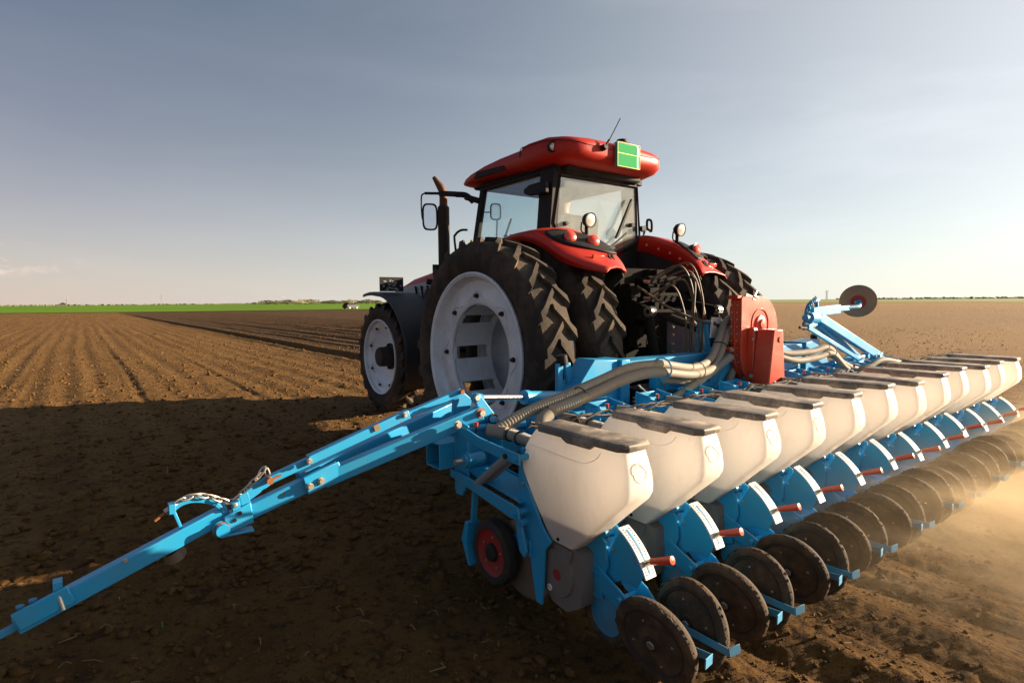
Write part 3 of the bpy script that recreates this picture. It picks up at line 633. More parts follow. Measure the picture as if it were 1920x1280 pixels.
def front_wheel(xo, s):
    cy, cz = FY, .69; cc = (xo, cy, cz); b = MB().use('rim')
    b.lathe([(-.26, .47), (-.2, .43), (-.08, .43), (-.05, .452), (-.01, .455), (0, .470), (-.006, .48), (-.02, .48)], cc, (s, 0, 0), 56)
    b.lathe([(-.05, .452), (-.06, .42), (-.075, .405), (-.10, .36), (-.15, .27), (-.17, .16), (-.17, .02)], cc, (s, 0, 0), 56)
    for k in range(8):
        t = 2*math.pi*(k+.4)/8; bolt(b, (xo-s*.072, cy+.392*math.cos(t), cz+.392*math.sin(t)), (s, 0, 0), .013, .022, 'castiron')
        b.use('rim'); arc = []
        for q in range(9):
            tt = t+(q-4)/4*.2; arc.append((xo-s*.066, cy+(.372+.045*math.cos((q-4)/4*1.57)**2)*math.cos(tt), cz+(.372+.045*math.cos((q-4)/4*1.57)**2)*math.sin(tt)))
        b.tube(arc, .006, 6)
    o = b.build('front_wheel', tractor, cc, smooth=40)
    b = MB(); tyre_mesh(b, (xo-s*.15, cy, cz), .69, .47, .32, 20, .038, s); b.build('tyre', o, (xo-s*.15, cy, cz), smooth=30)
    b = MB().use('castiron'); b.lathe([(-.30, .17), (-.16, .17), (-.15, .13), (-.02, .125), (.0, .11), (.005, .05), (.005, 0)], cc, (s, 0, 0), 28)
    for k in range(8): t = k*math.pi/4; bolt(b, (xo-s*.155, cy+.15*math.cos(t), cz+.15*math.sin(t)), (s, 0, 0), .014, .03, 'castiron')
    b.build('hub', o, cc)
front_wheel(3.05, -1); front_wheel(2*TX-3.05, 1)
# axles, gearbox, engine block, front axle
b = MB().use('shadeiron')
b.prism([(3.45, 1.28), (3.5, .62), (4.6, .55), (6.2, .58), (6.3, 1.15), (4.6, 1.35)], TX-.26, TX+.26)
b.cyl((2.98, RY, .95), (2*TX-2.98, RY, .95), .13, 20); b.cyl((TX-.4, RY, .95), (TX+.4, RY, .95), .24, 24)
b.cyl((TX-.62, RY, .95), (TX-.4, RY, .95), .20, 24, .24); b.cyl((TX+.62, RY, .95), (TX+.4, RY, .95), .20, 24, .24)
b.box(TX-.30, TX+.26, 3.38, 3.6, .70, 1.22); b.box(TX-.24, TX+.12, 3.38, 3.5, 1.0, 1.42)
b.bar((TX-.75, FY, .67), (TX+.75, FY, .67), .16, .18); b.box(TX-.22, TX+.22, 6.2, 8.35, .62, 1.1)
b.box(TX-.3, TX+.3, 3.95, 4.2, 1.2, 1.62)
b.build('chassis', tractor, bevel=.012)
for s in (-1, 1):
    b = MB().use('black'); b.prism([(4.55, .75), (5.65, .72), (5.7, 1.15), (4.6, 1.28)], TX+s*.60-.22, TX+s*.60+.22); b.build('fuel_tank', tractor, bevel=.05)
# the upper works are drawn about X 4.18 at a slightly larger size; fit them to the chassis
TXW = TX; TX = 4.18; XF[0] = lambda x, y, z: (TXW+(x-4.18)*.963, 4.0+(y-4.153)*.963, 2.01+(z-2.034)*.963)
# hood
b = MB(); 
def hood_row(y, hw, zt, zb=1.12):
    out = []
    for i in range(13):
        t = math.pi*i/12; cx = math.cos(t); sx = math.sin(t); q = 3.2
        out.append((TX-hw*math.copysign(abs(cx)**(2/q), cx), y, zb+.25+(zt-zb-.25)*abs(sx)**(2/q)))
    return [(TX-hw, y, zb)]+out+[(TX+hw, y, zb)]
hs = [(5.35, .40, 1.93), (6.1, .41, 1.90), (6.9, .41, 1.84), (7.6, .40, 1.74), (8.1, .38, 1.60), (8.4, .34, 1.45), (8.52, .28, 1.32)]
rows = [hood_row(*h) for h in hs]; n = len(rows[0])
b.use('greybody'); b.grid([r[:4] for r in rows]); b.grid([r[n-4:] for r in rows]); b.use('red'); b.grid([r[3:n-3] for r in rows]); b.use('black'); b.add(rows[-1], [tuple(range(n))])
hood = b.build('hood', tractor, smooth=50)
b = MB().use('black')
for s in (-1, 1):
    for k in range(7):
        y0 = 6.15+k*.17; b.bar((TX+s*.408, y0, 1.25+.0*k), (TX+s*.408, y0+.11, 1.60), .012, .03, up=(1, 0, 0))
b.build('side_grille', hood)
# exhaust stack
b = MB().use('castiron'); ex, ey = 3.45, 5.93
b.cyl((ex, ey, 1.55), (ex, ey, 2.47), .067, 24); b.cyl((ex, ey, 2.47), (ex, ey, 2.50), .067, 24, .045); b.use('burnt'); b.tube(catmull([(ex, ey, 2.50), (ex, ey, 2.60), (ex-.01, ey+.015, 2.68), (ex-.045, ey+.04, 2.75), (ex-.080, ey+.07, 2.82)], 6), .045, 14, rf=lambda i: .046 if i < 14 else .046-.0022*(i-14))
b.build('exhaust_stack', tractor)
b = MB().use('black'); b.cyl((ex-.10, ey+.10, 1.78), (ex-.02, ey+.06, 1.78), .04, 12); b.cyl((ex-.18, ey+.1, 1.62), (ex-.0, ey+.05, 1.60), .035, 12); b.build('bracket', tractor)
XFS = XF[0]; XF[0] = None; TX = TXW
# front fenders
for s in (-1, 1):
    x1 = TX+s*.98; x0 = TX+s*.50; b = MB().use('fenderblack'); rows = []
    for k in range(19):
        t = R_(-28+k*7.9); rr = .79; y, z = FY-math.cos(t)*rr, .71+math.sin(t)*rr
        if k > 15: y += (k-15)*.035; z += (k-15)*.022
        rows.append([(x0, y, z), (x0+s*.02, y, z), (x1-s*.03, y, z), (x1, y+(.0), z-.012), (x1+s*.006, y, z-.04)])
    b.grid(rows); b.build('front_fender', tractor, solid=.014, smooth=50)
    b = MB().use('castiron'); b.bar((TX+s*.4, FY, .9), (TX+s*.62, FY, 1.48), .05, .05); b.build('fender_bracket', tractor)
    b = MB().use('black'); y0 = FY+.0; b.box(TX+.66 if s > 0 else TX-.98, TX+.98 if s > 0 else TX-.66, y0-.10, y0-.085, 1.52, 1.70)
    mk = b.build('marker_board', tractor)
    if s < 0: mk['label'] = 'black square board with flaked silver film above the front fender'
    rgx = random.Random(4)
    for k in range(16): 
        pass
# flaked film patches on the left board
b = MB().use('greybody'); rgx = random.Random(9)
for k in range(16):
    cx_, cz_ = rgx.gauss(TX-.83, .05), rgx.uniform(1.54, 1.68); n = 7; b.add([(cx_+rgx.uniform(.3, 1)*.03*math.cos(6.28*q/n), FY-.103, cz_+rgx.uniform(.3, 1)*.022*math.sin(6.28*q/n)) for q in range(n)], [tuple(range(n))])
b.build('flaked_film', tractor, smooth=0)
XF[0] = XFS; TX = 4.18
# ---- cab
cab = MB().use('black')
def post(p, q, w, h): cab.bar(p, q, w, h, up=(0, 1, 0))
CBL, CBR = 3.50, 4.86
for s in (-1, 1):
    xb, xt = TX+s*.68, TX+s*(.61 if s < 0 else .55)
    cab.bar((xb-s*(.02 if s < 0 else .12), 4.22, 1.55), (xt-s*(.01 if s < 0 else .10), 4.17, 2.62), .10 if s < 0 else .035, .19, up=(0, 1, 0))     # rear pillar
    cab.bar((xb, 5.50, 1.40), (xt, 5.26, 2.62), .055, .075, up=(0, 1, 0))             # front pillar
    cab.bar((xb, 4.15, 1.50), (xb, 5.5, 1.40), .06, .10)
    cab.bar((xt, 4.1, 2.60), (xt, 5.3, 2.60), .07, .07)
    cab.box(xb-.04, xb+.04, 4.4, 5.5, 1.15, 1.42)
cab.bar((TX-.62, 4.10, 2.60), (TX+.50, 4.10, 2.60), .06, .07); cab.bar((TX-.60, 5.27, 2.60), (TX+.60, 5.27, 2.60), .06, .06)
cab.box(TX-.66, TX+.66, 4.12, 5.5, 1.30, 1.42)
cab.prism([(TX-.66, 1.5), (TX+.66, 1.5), (TX+.66, 1.97), (TX+.30, 1.84), (TX-.30, 1.84), (TX-.66, 1.97)], 4.13, 4.17, 'y')
cab.prism([(4.05, 1.30), (4.20, 1.30), (4.20, 1.84), (4.12, 1.84)], TX-.62, TX+.62)
cabo = cab.build('cab', tractor, bevel=.008)
def pane(name, pts, key, lab=None):
    b = MB().use(key); n = len(pts); b.add(pts, [tuple(range(n))]); return b.build(name, tractor, smooth=0, solid=.006, label=lab)
pane('rear_window', [(TX-.555, 4.085, 2.52), (TX-.61, 4.105, 2.10), (TX-.56, 4.11, 2.02), (TX-.18, 4.115, 1.87), (TX+.14, 4.115, 1.86), (TX+.46, 4.11, 1.99), (TX+.52, 4.105, 2.07), (TX+.46, 4.085, 2.52)], 'rearglass', 'dusty rear window with dried dirt lit by the sun')
pane('front_window', [(TX-.58, 5.49, 1.5), (TX+.58, 5.49, 1.5), (TX+.56, 5.28, 2.56), (TX-.56, 5.28, 2.56)], 'sideglass')
for s in (-1, 1):
    xb, xt = TX+s*(.685 if s < 0 else .60), TX+s*(.615 if s < 0 else .53)
    pane('door_window', [(xb, 4.32, 1.55), (xb, 5.46, 1.45), (xt, 5.24, 2.56), (xt, 4.28, 2.56)], 'sideglass')
b = MB().use('rubber'); b.tube([(TX-.57, 4.075, 2.54), (TX-.63, 4.095, 2.10), (TX-.56, 4.10, 2.0), (TX-.18, 4.105, 1.85), (TX+.14, 4.105, 1.84), (TX+.47, 4.10, 1.98), (TX+.54, 4.095, 2.06), (TX+.475, 4.075, 2.54)], .011, 8, closed=True)
rwf = b.build('window_frame', tractor)
for i, (x, z) in enumerate(((TX-.50, 2.10), (TX-.06, 1.90), (TX+.13, 1.90), (TX+.40, 2.15))):
    b = MB().use('rubber'); b.cyl((x, 4.10, z), (x, 4.06, z), .022, 12, .017); b.build('hinge_cap', rwf)
for z in (2.42, 1.98):      # black door hinges on the rear pillar
    b = MB().use('black'); b.prism([(4.10, z-.055), (4.34, z-.05), (4.42, z-.02), (4.42, z+.02), (4.34, z+.05), (4.10, z+.055)], TX-.735, TX-.685); b.build('door_hinge', tractor, bevel=.01)
# rear wiper
b = MB().use('black'); b.bar((TX+.06, 4.06, 1.90), (TX+.30, 4.055, 2.06), .012, .02, up=(0, 1, 0)); b.bar((TX+.14, 4.05, 2.00), (TX+.36, 4.045, 2.40), .012, .028, up=(0, 1, 0)); b.bar((TX+.16, 4.045, 2.02), (TX+.34, 4.035, 2.36), .028, .006, up=(0, 1, 0)); b.cyl((TX+.05, 4.09, 1.90), (TX+.05, 4.04, 1.90), .028, 12); b.bar((TX+.0, 4.05, 1.90), (TX+.10, 4.05, 1.90), .03, .03)
b.build('rear_wiper', tractor)
b = MB().use('black'); b.tube(catmull([(TX+.56, 4.09, 2.10), (TX+.61, 4.05, 2.12), (TX+.65, 4.03, 2.10), (TX+.65, 4.03, 2.20), (TX+.61, 4.05, 2.21), (TX+.605, 4.05, 2.12)], 5), .013, 8); b.bar((TX+.52, 4.06, 2.12), (TX+.58, 4.06, 2.13), .04, .05); b.bar((TX+.54, 4.07, 1.95), (TX+.59, 4.07, 2.1), .015, .015); b.build('window_latch', tractor)
b = MB().use('yellow'); b.box(TX-.716, TX-.712, 5.345, 5.39, 1.93, 2.05); b.build('warning_sticker', tractor)
# roof
def roof_row(y, hw, zb, zt, q=3.4, n=28):
    TX = 4.13; zc, hz = (zb+zt)/2, (zt-zb)/2; out = []
    for i in range(n):
        t = 2*math.pi*i/n; c, s_ = math.cos(t), math.sin(t)
        out.append((TX+hw*math.copysign(abs(c)**(2/q), c), y, zc+hz*math.copysign(abs(s_)**(2/q), s_)))
    return out
b = MB().use('red')
b.grid([roof_row(*r) for r in ((3.80, 0.450, 2.700, 2.793, 3), (3.815, 0.530, 2.670, 2.820, 3.4), (3.86, 0.610, 2.635, 2.843, 4), (3.95, 0.670, 2.615, 2.865, 4.5), (4.10, 0.705, 2.605, 2.885, 5), (4.32, 0.715, 2.600, 2.885, 5), (4.40, 0.715, 2.600, 2.875, 5), (4.44, 0.713, 2.610, 2.843, 5),
       (4.8, 0.710, 2.625, 2.828, 5), (5.1, 0.695, 2.635, 2.808, 5), (5.35, 0.675, 2.640, 2.777, 4.6), (5.5, 0.650, 2.645, 2.750, 4), (5.6, 0.610, 2.655, 2.731, 3.4), (5.66, 0.530, 2.670, 2.712, 3))], closed=True, caps=True)
roof = b.build('roof', tractor, smooth=50)
b = MB().use('black'); b.box(TX-.66, TX+.52, 4.06, 5.4, 2.59, 2.63); b.box(TX-.56, TX+.45, 4.0, 4.12, 2.565, 2.63); b.build('roof_underside', roof, bevel=.02)
for s in (-1, 1):
    b = MB().use('black'); b.prism([(4.66, 2.665), (4.70, 2.715), (5.18, 2.735), (5.24, 2.675)], TX-.05+s*.702-.010, TX-.05+s*.702+.010); b.build('air_vent', roof)
    c0 = Vector((TX-.05+s*.655, 4.03, 2.75)); d0 = Vector((s*.45, -.9, 0)).normalized(); b = MB().use('black'); b.lathe([(-.02, .0), (-.02, .05), (.052, .050), (.055, .040), (.03, .038)], c0, d0, 24); b.use('lens'); b.lathe([(.040, .037), (.048, .02), (.05, 0)], c0, d0, 24); b.build('roof_lamp', roof)
b = MB().use('black')     # seam between roof cap and body
b.tube([p for p in roof_row(4.43, .718, 2.60, 2.87, 5)][0:15], .004, 5)
b.build('seam', roof)
b = MB().use('rubber')
def rp(r, i): p = roof_row(*r)[i]; return (p[0], p[1]-.001, p[2])
RS = [(3.80, 0.455, 2.700, 2.793, 3), (3.815, 0.535, 2.670, 2.820, 3.4), (3.86, 0.615, 2.635, 2.843, 4), (3.95, 0.675, 2.615, 2.865, 4.5), (4.10, 0.708, 2.605, 2.885, 5), (4.32, 0.718, 2.600, 2.885, 5), (4.40, 0.718, 2.600, 2.875, 5)]
b.tube([rp(r, 13) for r in RS[::-1]]+[rp(r, 1) for r in RS], .0035, 5); b.build('seam', roof)
# green covered screen, antenna and beacon on the rear of the roof
b = MB().use('teal'); px0, px1, pz0, pz1, py = TX-.15, TX+.155, 2.615, 2.835, 3.765
b.box(px0, px1, py, py+.03, pz0, pz1); b.use('green'); b.box(px0+.006, px1-.04, py-.003, py, pz0+.006, pz0+.118); b.box(px0+.006, px1-.045, py-.003, py, pz0+.124, pz1-.01)
b.use('purple'); b.box(px1-.040, px1-.008, py-.003, py, pz0+.118, pz1-.02); b.use('yellow'); b.box(px0+.004, px1-.004, py-.004, py-.001, pz0+.1185, pz0+.1235)
for z in (pz0, pz1-.004): b.box(px0, px1, py-.005, py-.001, z, z+.004)
for x in (px0, px1-.004): b.box(x, x+.004, py-.0055, py-.0015, pz0+.004, pz1-.004)
b.build('green_panel', tractor)
b = MB().use('black'); b.box(TX+.04, TX+.18, 3.90, 4.0, 2.84, 2.90); b.cyl((TX+.11, 3.95, 2.895), (TX+.11, 3.95, 2.93), .055, 18, .05); b.build('receiver_box', tractor, bevel=.006)
b = MB().use('black'); a0 = Vector((TX-.31, 3.80, 2.755)); b.cyl(a0, a0+Vector((.005, -.045, .01)), .028, 14); b.cyl(a0+Vector((0, -.035, .01)), a0+Vector((.05, -.04, .075)), .011, 8); b.tube([a0+Vector((.04, -.04, .06)), a0+Vector((.10, -.05, .16)), a0+Vector((.17, -.06, .28))], .0045, 6); b.build('antenna', tractor)
# mirrors and grab rail
mm = (3.32, 5.99)
b = MB().use('black'); b.bar((3.55, 5.33, 2.47), (3.45, 5.45, 2.52), .06, .06); b.tube(catmull([(3.52, 5.40, 2.47), (3.46, 5.46, 2.54), (3.40, 5.56, 2.56)], 5), .032, 8)
b.bar((3.40, 5.55, 2.56), (3.34, 5.80, 2.60), .05, .055); b.cyl((3.34, 5.80, 2.60), (3.27, 6.03, 2.63), .016, 10)
b.tube(catmull([(3.28, 6.00, 2.63), (3.255, 6.07, 2.62), (3.245, 6.08, 2.56), (3.25, 6.08, 2.38), (3.26, 6.06, 2.30)], 6), .009, 8); arm = b.build('mirror_arm', tractor)
def mirror(cx, cy, cz, hw, hh, nrm, parent, name='mirror'):
    nrm = Vector(nrm).normalized(); a = Vector((0, 0, 1)).cross(nrm).normalized(); up = nrm.cross(a); b = MB().use('black'); c = Vector((cx, cy, cz)); q = 4; n = 28
    ring = lambda r, off: [c+nrm*off+a*(r*hw*math.copysign(abs(math.cos(6.2832*i/n))**(2/q), math.cos(6.2832*i/n)))+up*((hh-hw*(1-r))*math.copysign(abs(math.sin(6.2832*i/n))**(2/q), math.sin(6.2832*i/n))) for i in range(n)]
    b.grid([ring(.6, -.035), ring(.97, -.02), ring(1.06, 0), ring(1.06, .012), ring(.84, .012), ring(.84, .003)], closed=True, caps=False); b.add(ring(.6, -.035), [tuple(range(n))])
    o = b.build(name, parent); b = MB().use('mirror'); b.add(ring(.86, .006), [tuple(range(n))]); b.build('mirror_glass', parent, smooth=0)
mirror(3.31, 6.0, 2.36, .085, .15, (-.35, -1, .03), tractor)
mirror(3.60, 5.10, 2.33, .055, .085, (-.5, -1, 0), tractor)
b = MB().use('black'); b.cyl((3.6, 5.30, 2.35), (3.60, 5.13, 2.33), .008, 6); b.build('mirror_arm', tractor)
mirror(2*TX-3.31, 6.0, 2.36, .085, .15, (.35, -1, .03), tractor)
b = MB().use('black'); b.tube(catmull([(3.44, 5.56, 1.55), (3.42, 5.64, 2.05), (3.42, 5.62, 2.13), (3.44, 5.54, 2.17), (3.48, 5.47, 2.17)], 6), .013, 8); b.build('grab_rail', tractor)
for k, z in enumerate((.55, .85, 1.13)):
    b = MB().use('black'); b.box(TX-1.05, TX-.62, 5.25, 5.62, z, z+.03); b.build('step', tractor)
# rear fenders (arc strip, wide lamp panel, lip)
OUT = [(4.85, 1.50), (4.62, 1.72), (4.40, 1.86), (4.15, 1.93), (3.92, 1.945), (3.74, 1.905), (3.60, 1.845), (3.46, 1.77), (3.33, 1.705), (3.20, 1.655), (3.02, 1.60)]
INN = [(4.95, 1.55), (4.72, 1.80), (4.50, 1.96), (4.25, 2.035), (4.02, 2.04), (3.83, 1.985), (3.66, 1.925), (3.52, 1.85), (3.42, 1.775), (3.35, 1.70), (3.31, 1.625)]
def pch(P, n=6): return [tuple(p) for p in catmull([(0, a, c) for a, c in P], n)]
OCL, IC = pch(OUT), pch(INN); OCR = [(a, y+.30*max(0, (3.92-y)/.9), z) for a, y, z in OCL]
for s in (-1, 1):
    OC = OCL if s < 0 else OCR
    b = MB().use('red'); rows = []
    for ki, (o_, i_) in enumerate(zip(OC, IC)):
        lf = min(1, (len(OC)-1-ki)/16)**.7; xo, xi = TX+s*((1.15 if s < 0 else 1.02)-.10*(1-lf)), TX+s*.53
        row = [(xo, o_[1]+.012*lf, o_[2]-.012-.043*lf), (xo+s*.004, o_[1], o_[2]-.012), (xo-s*.03, o_[1], o_[2]+.016)]
        for q in (.25, .5, .75): row.append((xo+(xi-xo)*q, o_[1]+(i_[1]-o_[1])*q, o_[2]+(i_[2]-o_[2])*q+.028*math.sin(math.pi*q)))
        row += [(xi+s*.03, i_[1], i_[2]+.004), (xi, i_[1]+.005*lf, i_[2]-.004-.016*lf), (xi, i_[1]+.03*lf, i_[2]-.008-.15*lf)]
        rows.append(row)
    b.grid(rows); f = b.build('rear_fender', tractor, solid=.012, smooth=45)
    b = MB().use('black')       # inner wing plate joining the fender to the cab
    b.grid([[(TX+s*.532, i_[1]+.02, i_[2]-.05) for i_ in IC], [(TX+s*.532, 3.95+(i_[1]-3.95)*.25, 1.25) for i_ in IC]]); b.build('inner_wing', tractor, solid=.01)
    for k in range(6):
        i_ = IC[26+k*5]; bolts(f, [((TX+s*.525, i_[1]+.03, i_[2]-.08), (-s, 0, 0), .009, .008)], 'fender_bolt')
    # lamp recess: dark panel with two round red lamps, reflector, slots
    def fp(u, q, off=0.):       # point on the fender: u 0 outer..1 inner, q index along arc
        qa = int(q); qb = min(qa+1, len(OC)-1); o_ = tuple(Vector(OC[qa]).lerp(Vector(OC[qb]), q-qa)); i_ = tuple(Vector(IC[qa]).lerp(Vector(IC[qb]), q-qa)); x = TX+s*((1.15 if s < 0 else 1.02)-(.62 if s < 0 else .49)*u); y = o_[1]+(i_[1]-o_[1])*u; z = o_[2]+(i_[2]-o_[2])*u+.028*math.sin(math.pi*min(1, max(0, u)))
        nn = Vector((0, -.62, .78)); return Vector((x, y, z))+nn*off
    b = MB().use('black'); rws = []
    for e in range(15):
        q = 29+21*e/14; ww = .36*math.sin(math.pi*min(1, .06+.92*e/14))**.6; uc = .36+.012*(q-29)+.0006*(q-29)**2
        rws.append([fp(min(.93, max(.05, uc+ww*(v/5-1))), q, .016+.004*math.sin(math.pi*v/10)) for v in range(11)])
    b.grid(rws); b.build('lamp_panel', f, solid=.012)
    for u, q, key in ((.36, 37, 'tailred'), (.66, 41, 'tailred')):
        c = fp(u, q, .0); ax = Vector((s*.15, -1, .18)).normalized(); b = MB().use('black'); b.cyl(c-ax*.05, c+ax*.055, .052, 24); b.use('tailred' if key == 'tailred' else 'amber'); b.lathe([(.0, .052), (.02, .050), (.030, .036), (.034, 0)], c+ax*.052, ax, 24); b.use('tailred'); b.lathe([(0, .056), (.014, .056), (.014, .049)], c+ax*.05, ax, 24); b.build('tail_lamp', f)
    c = fp(.42, 53, .012); b = MB().use('tailred'); b.bar(c-Vector((.06, 0, 0)), c+Vector((.06, 0, 0)), .02, .035, up=(0, -.3, 1)); b.build('reflector', f, bevel=.003)
    for k in range(2): b = MB().use('black'); c = fp(.70+.08*k, 53, .010); b.bar(c+Vector((0, .02, .03)), c+Vector((0, -.02, -.03)), .014, .012, up=(0, -.62, .78)); b.build('slot', f)
    # round work lamp on a stalk
    c = Vector((TX+s*.62, 3.66, 2.075)) ; b = MB().use('black'); b.cyl(c+Vector((0, .02, -.12)), c+Vector((0, .02, -.03)), .018, 10); b.tube(catmull([c+Vector((s*.0, .03, -.12)), c+Vector((-.055, .03, -.09)), c+Vector((-.05, .03, -.02))], 5), .007, 6); ax = Vector((0, -1, -.12)).normalized()
    b.lathe([(-.05, 0), (-.048, .03), (-.02, .055), (.02, .064), (.034, .066), (.034, .055)], c, ax, 28); b.use('lens'); b.lathe([(.030, .057), (.036, .03), (.038, 0)], c, ax, 28); b.build('work_lamp', tractor)
# rear end: hitch arms, top link, lift rods, couplers, cables, rag
for s in (-1, 1):
    b = MB().use('shadeiron'); b.bar((TX+s*.42, 3.75, .62), (TX+s*.46, 2.85, .55), .05, .09); b.bar((TX+s*.36, 3.55, 1.38), (TX+s*.46, 3.12, 1.28), .06, .09)
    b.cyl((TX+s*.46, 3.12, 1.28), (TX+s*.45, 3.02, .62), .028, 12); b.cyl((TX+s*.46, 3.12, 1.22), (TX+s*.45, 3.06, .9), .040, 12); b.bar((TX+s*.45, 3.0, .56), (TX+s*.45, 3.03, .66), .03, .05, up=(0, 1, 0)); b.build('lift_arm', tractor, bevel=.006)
for s in (-1, 1):
    b = MB().use('steel'); b.lathe([(-.03, .045), (.03, .045), (.03, .02), (-.03, .02)], (TX+s*.46, 3.11, 1.29), (1, 0, 0), 20, close=True); b.cyl((TX+s*.455, 3.035, .86), (TX+s*.45, 3.0, .66), .018, 10); b.build('lift_rod_eye', tractor)
b = MB().use('castiron'); b.cyl((TX-.10, 3.35, 1.28), (TX+.16, 2.86, 1.05), .026, 12); b.cyl((TX-.10, 3.35, 1.28), (TX+.02, 3.13, 1.18), .036, 12); b.use('zinc'); b.cyl((TX+.06, 3.07, 1.20), (TX+.12, 3.0, 1.08), .008, 8); b.cyl((TX+.16, 2.86, 1.05), (TX+.22, 2.78, .99), .016, 10); b.build('top_link', tractor)
b = MB().use('shadeiron'); b.box(TX-.46, TX+.06, 3.44, 3.52, .98, 1.66)
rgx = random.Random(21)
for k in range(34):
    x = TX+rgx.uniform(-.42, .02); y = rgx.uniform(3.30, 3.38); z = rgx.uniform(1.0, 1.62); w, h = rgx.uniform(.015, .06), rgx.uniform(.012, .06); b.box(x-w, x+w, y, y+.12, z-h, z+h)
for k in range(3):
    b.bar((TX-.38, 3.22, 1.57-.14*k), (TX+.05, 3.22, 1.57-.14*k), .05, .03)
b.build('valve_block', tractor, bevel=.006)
for k in range(8):
    x, z = TX-.36+.085*(k % 4), 1.54-.14*(k//4); b = MB().use('zinc'); b.cyl((x, 3.25, z), (x, 3.16, z-.01), .022, 12, .018); b.use('black'); b.cyl((x, 3.17, z), (x, 3.15, z-.01), .026, 12); b.build('hydraulic_coupler', tractor)
bolts(tractor, [((x, y, z-.075*k), (0, -1, 0), .009, .02) for k in range(6) for x, y, z in ((TX-.24, 3.28, 1.18), (TX+.04, 3.28, 1.15))], 'hitch_bolt')
hz = [[(TX-.35, 3.2, 1.56), (TX-.15, 3.0, 1.66), (TX+.02, 2.95, 1.45), (TX-.02, 2.95, 1.15), (TX-.10, 2.9, .95), (TX+.05, 2.8, .82)],
      [(TX-.27, 3.2, 1.55), (TX-.08, 2.95, 1.68), (TX+.12, 2.9, 1.40), (TX+.12, 2.9, 1.05), (TX+.02, 2.85, .85), (TX+.15, 2.75, .80)],
      [(TX-.18, 3.2, 1.54), (TX+.05, 3.0, 1.62), (TX+.24, 2.95, 1.35), (TX+.30, 2.9, 1.0), (TX+.34, 2.8, .80)],
      [(TX-.36, 3.2, 1.42), (TX-.2, 3.05, 1.50), (TX-.06, 3.0, 1.3), (TX-.10, 2.95, 1.05), (TX-.2, 2.9, .85), (TX-.05, 2.8, .78)],
      [(TX-.28, 3.2, 1.40), (TX-.1, 3.0, 1.55), (TX+.04, 2.95, 1.35), (TX+.06, 2.9, 1.1), (TX-.02, 2.85, .9), (TX+.1, 2.78, .8)],
      [(TX-.1, 3.2, 1.52), (TX+.0, 2.95, 1.58), (TX-.06, 2.9, 1.3), (TX-.12, 2.88, 1.0), (TX+.0, 2.8, .84)]]
for h in hz:
    h = [(TX-.35+(x-TX+.35)*.62, y, z) for x, y, z in h]; b = MB().use('hosebrown'); b.tube(catmull(h, 10), .0085, 7); b.build('hydraulic_hose', tractor)
b = MB().use('hosebrown'); b.tube(catmull([(TX-.46, 3.25, 1.50), (TX-.32, 3.05, 1.33), (TX-.10, 2.9, 1.215), (TX+.12, 2.82, 1.17), (TX+.27, 2.78, 1.19), (TX+.36, 2.7, 1.26), (TX+.36, 2.62, 1.30)], 10), .011, 8); b.build('pto_cable', tractor)
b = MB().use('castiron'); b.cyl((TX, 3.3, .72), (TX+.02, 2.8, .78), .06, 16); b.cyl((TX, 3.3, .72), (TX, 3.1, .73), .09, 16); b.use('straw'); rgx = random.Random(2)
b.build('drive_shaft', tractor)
# cab interior
b = MB().use('cabin'); b.box(TX-.24, TX+.24, 4.42, 4.90, 1.62, 1.78); b.build('seat', tractor, bevel=.05)
b = MB().use('cabin'); b.prism([(4.40, 1.76), (4.52, 1.76), (4.44, 2.26), (4.34, 2.24)], TX-.22, TX+.22); b.build('backrest', tractor, bevel=.04)
b = MB().use('black'); b.prism([(5.42, 1.4), (5.2, 1.4), (5.16, 1.92), (5.3, 1.96)], TX-.12, TX+.12); b.cyl((TX, 5.24, 1.9), (TX, 5.10, 2.02), .03, 10)
ring = [(TX+.19*math.cos(t), 5.08+.19*math.sin(t)*.55, 2.03+.19*math.sin(t)*.83*.6) for t in [k*math.pi/12 for k in range(24)]]
b.tube(ring, .014, 8, closed=True)
for t in (0, 2.1, 4.2): b.cyl((TX, 5.09, 2.02), (TX+.18*math.cos(t), 5.08+.10*math.sin(t), 2.03+.09*math.sin(t)), .012, 8)
b.build('steering_wheel', tractor)
b = MB().use('black'); b.box(TX+.27, TX+.45, 4.5, 5.05, 1.72, 1.80); b.cyl((TX+.36, 4.95, 1.8), (TX+.37, 4.98, 1.96), .012, 8); b.cyl((TX+.37, 4.98, 1.95), (TX+.375, 4.985, 2.0), .025, 10); b.build('armrest_console', tractor, bevel=.01)
b = MB().use('black'); b.tube([(TX-.45, 5.30, 1.62), (TX-.33, 5.42, 2.35)], .008, 6); b.bar((TX-.36, 5.44, 1.75), (TX-.18, 5.36, 2.32), .014, .02, up=(0, 1, 0)); b.build('front_wiper', tractor)
b = MB().use('black'); b.tube(catmull([(TX-.5, 4.9, 1.95), (TX-.48, 5.05, 2.08), (TX-.42, 5.15, 2.06), (TX-.36, 5.1, 1.95), (TX-.42, 4.98, 1.85)], 6), .012, 8); b.cyl((TX-.45, 5.0, 1.6), (TX-.42, 5.05, 2.10), .010, 8); b.build('grab_handle', tractor)

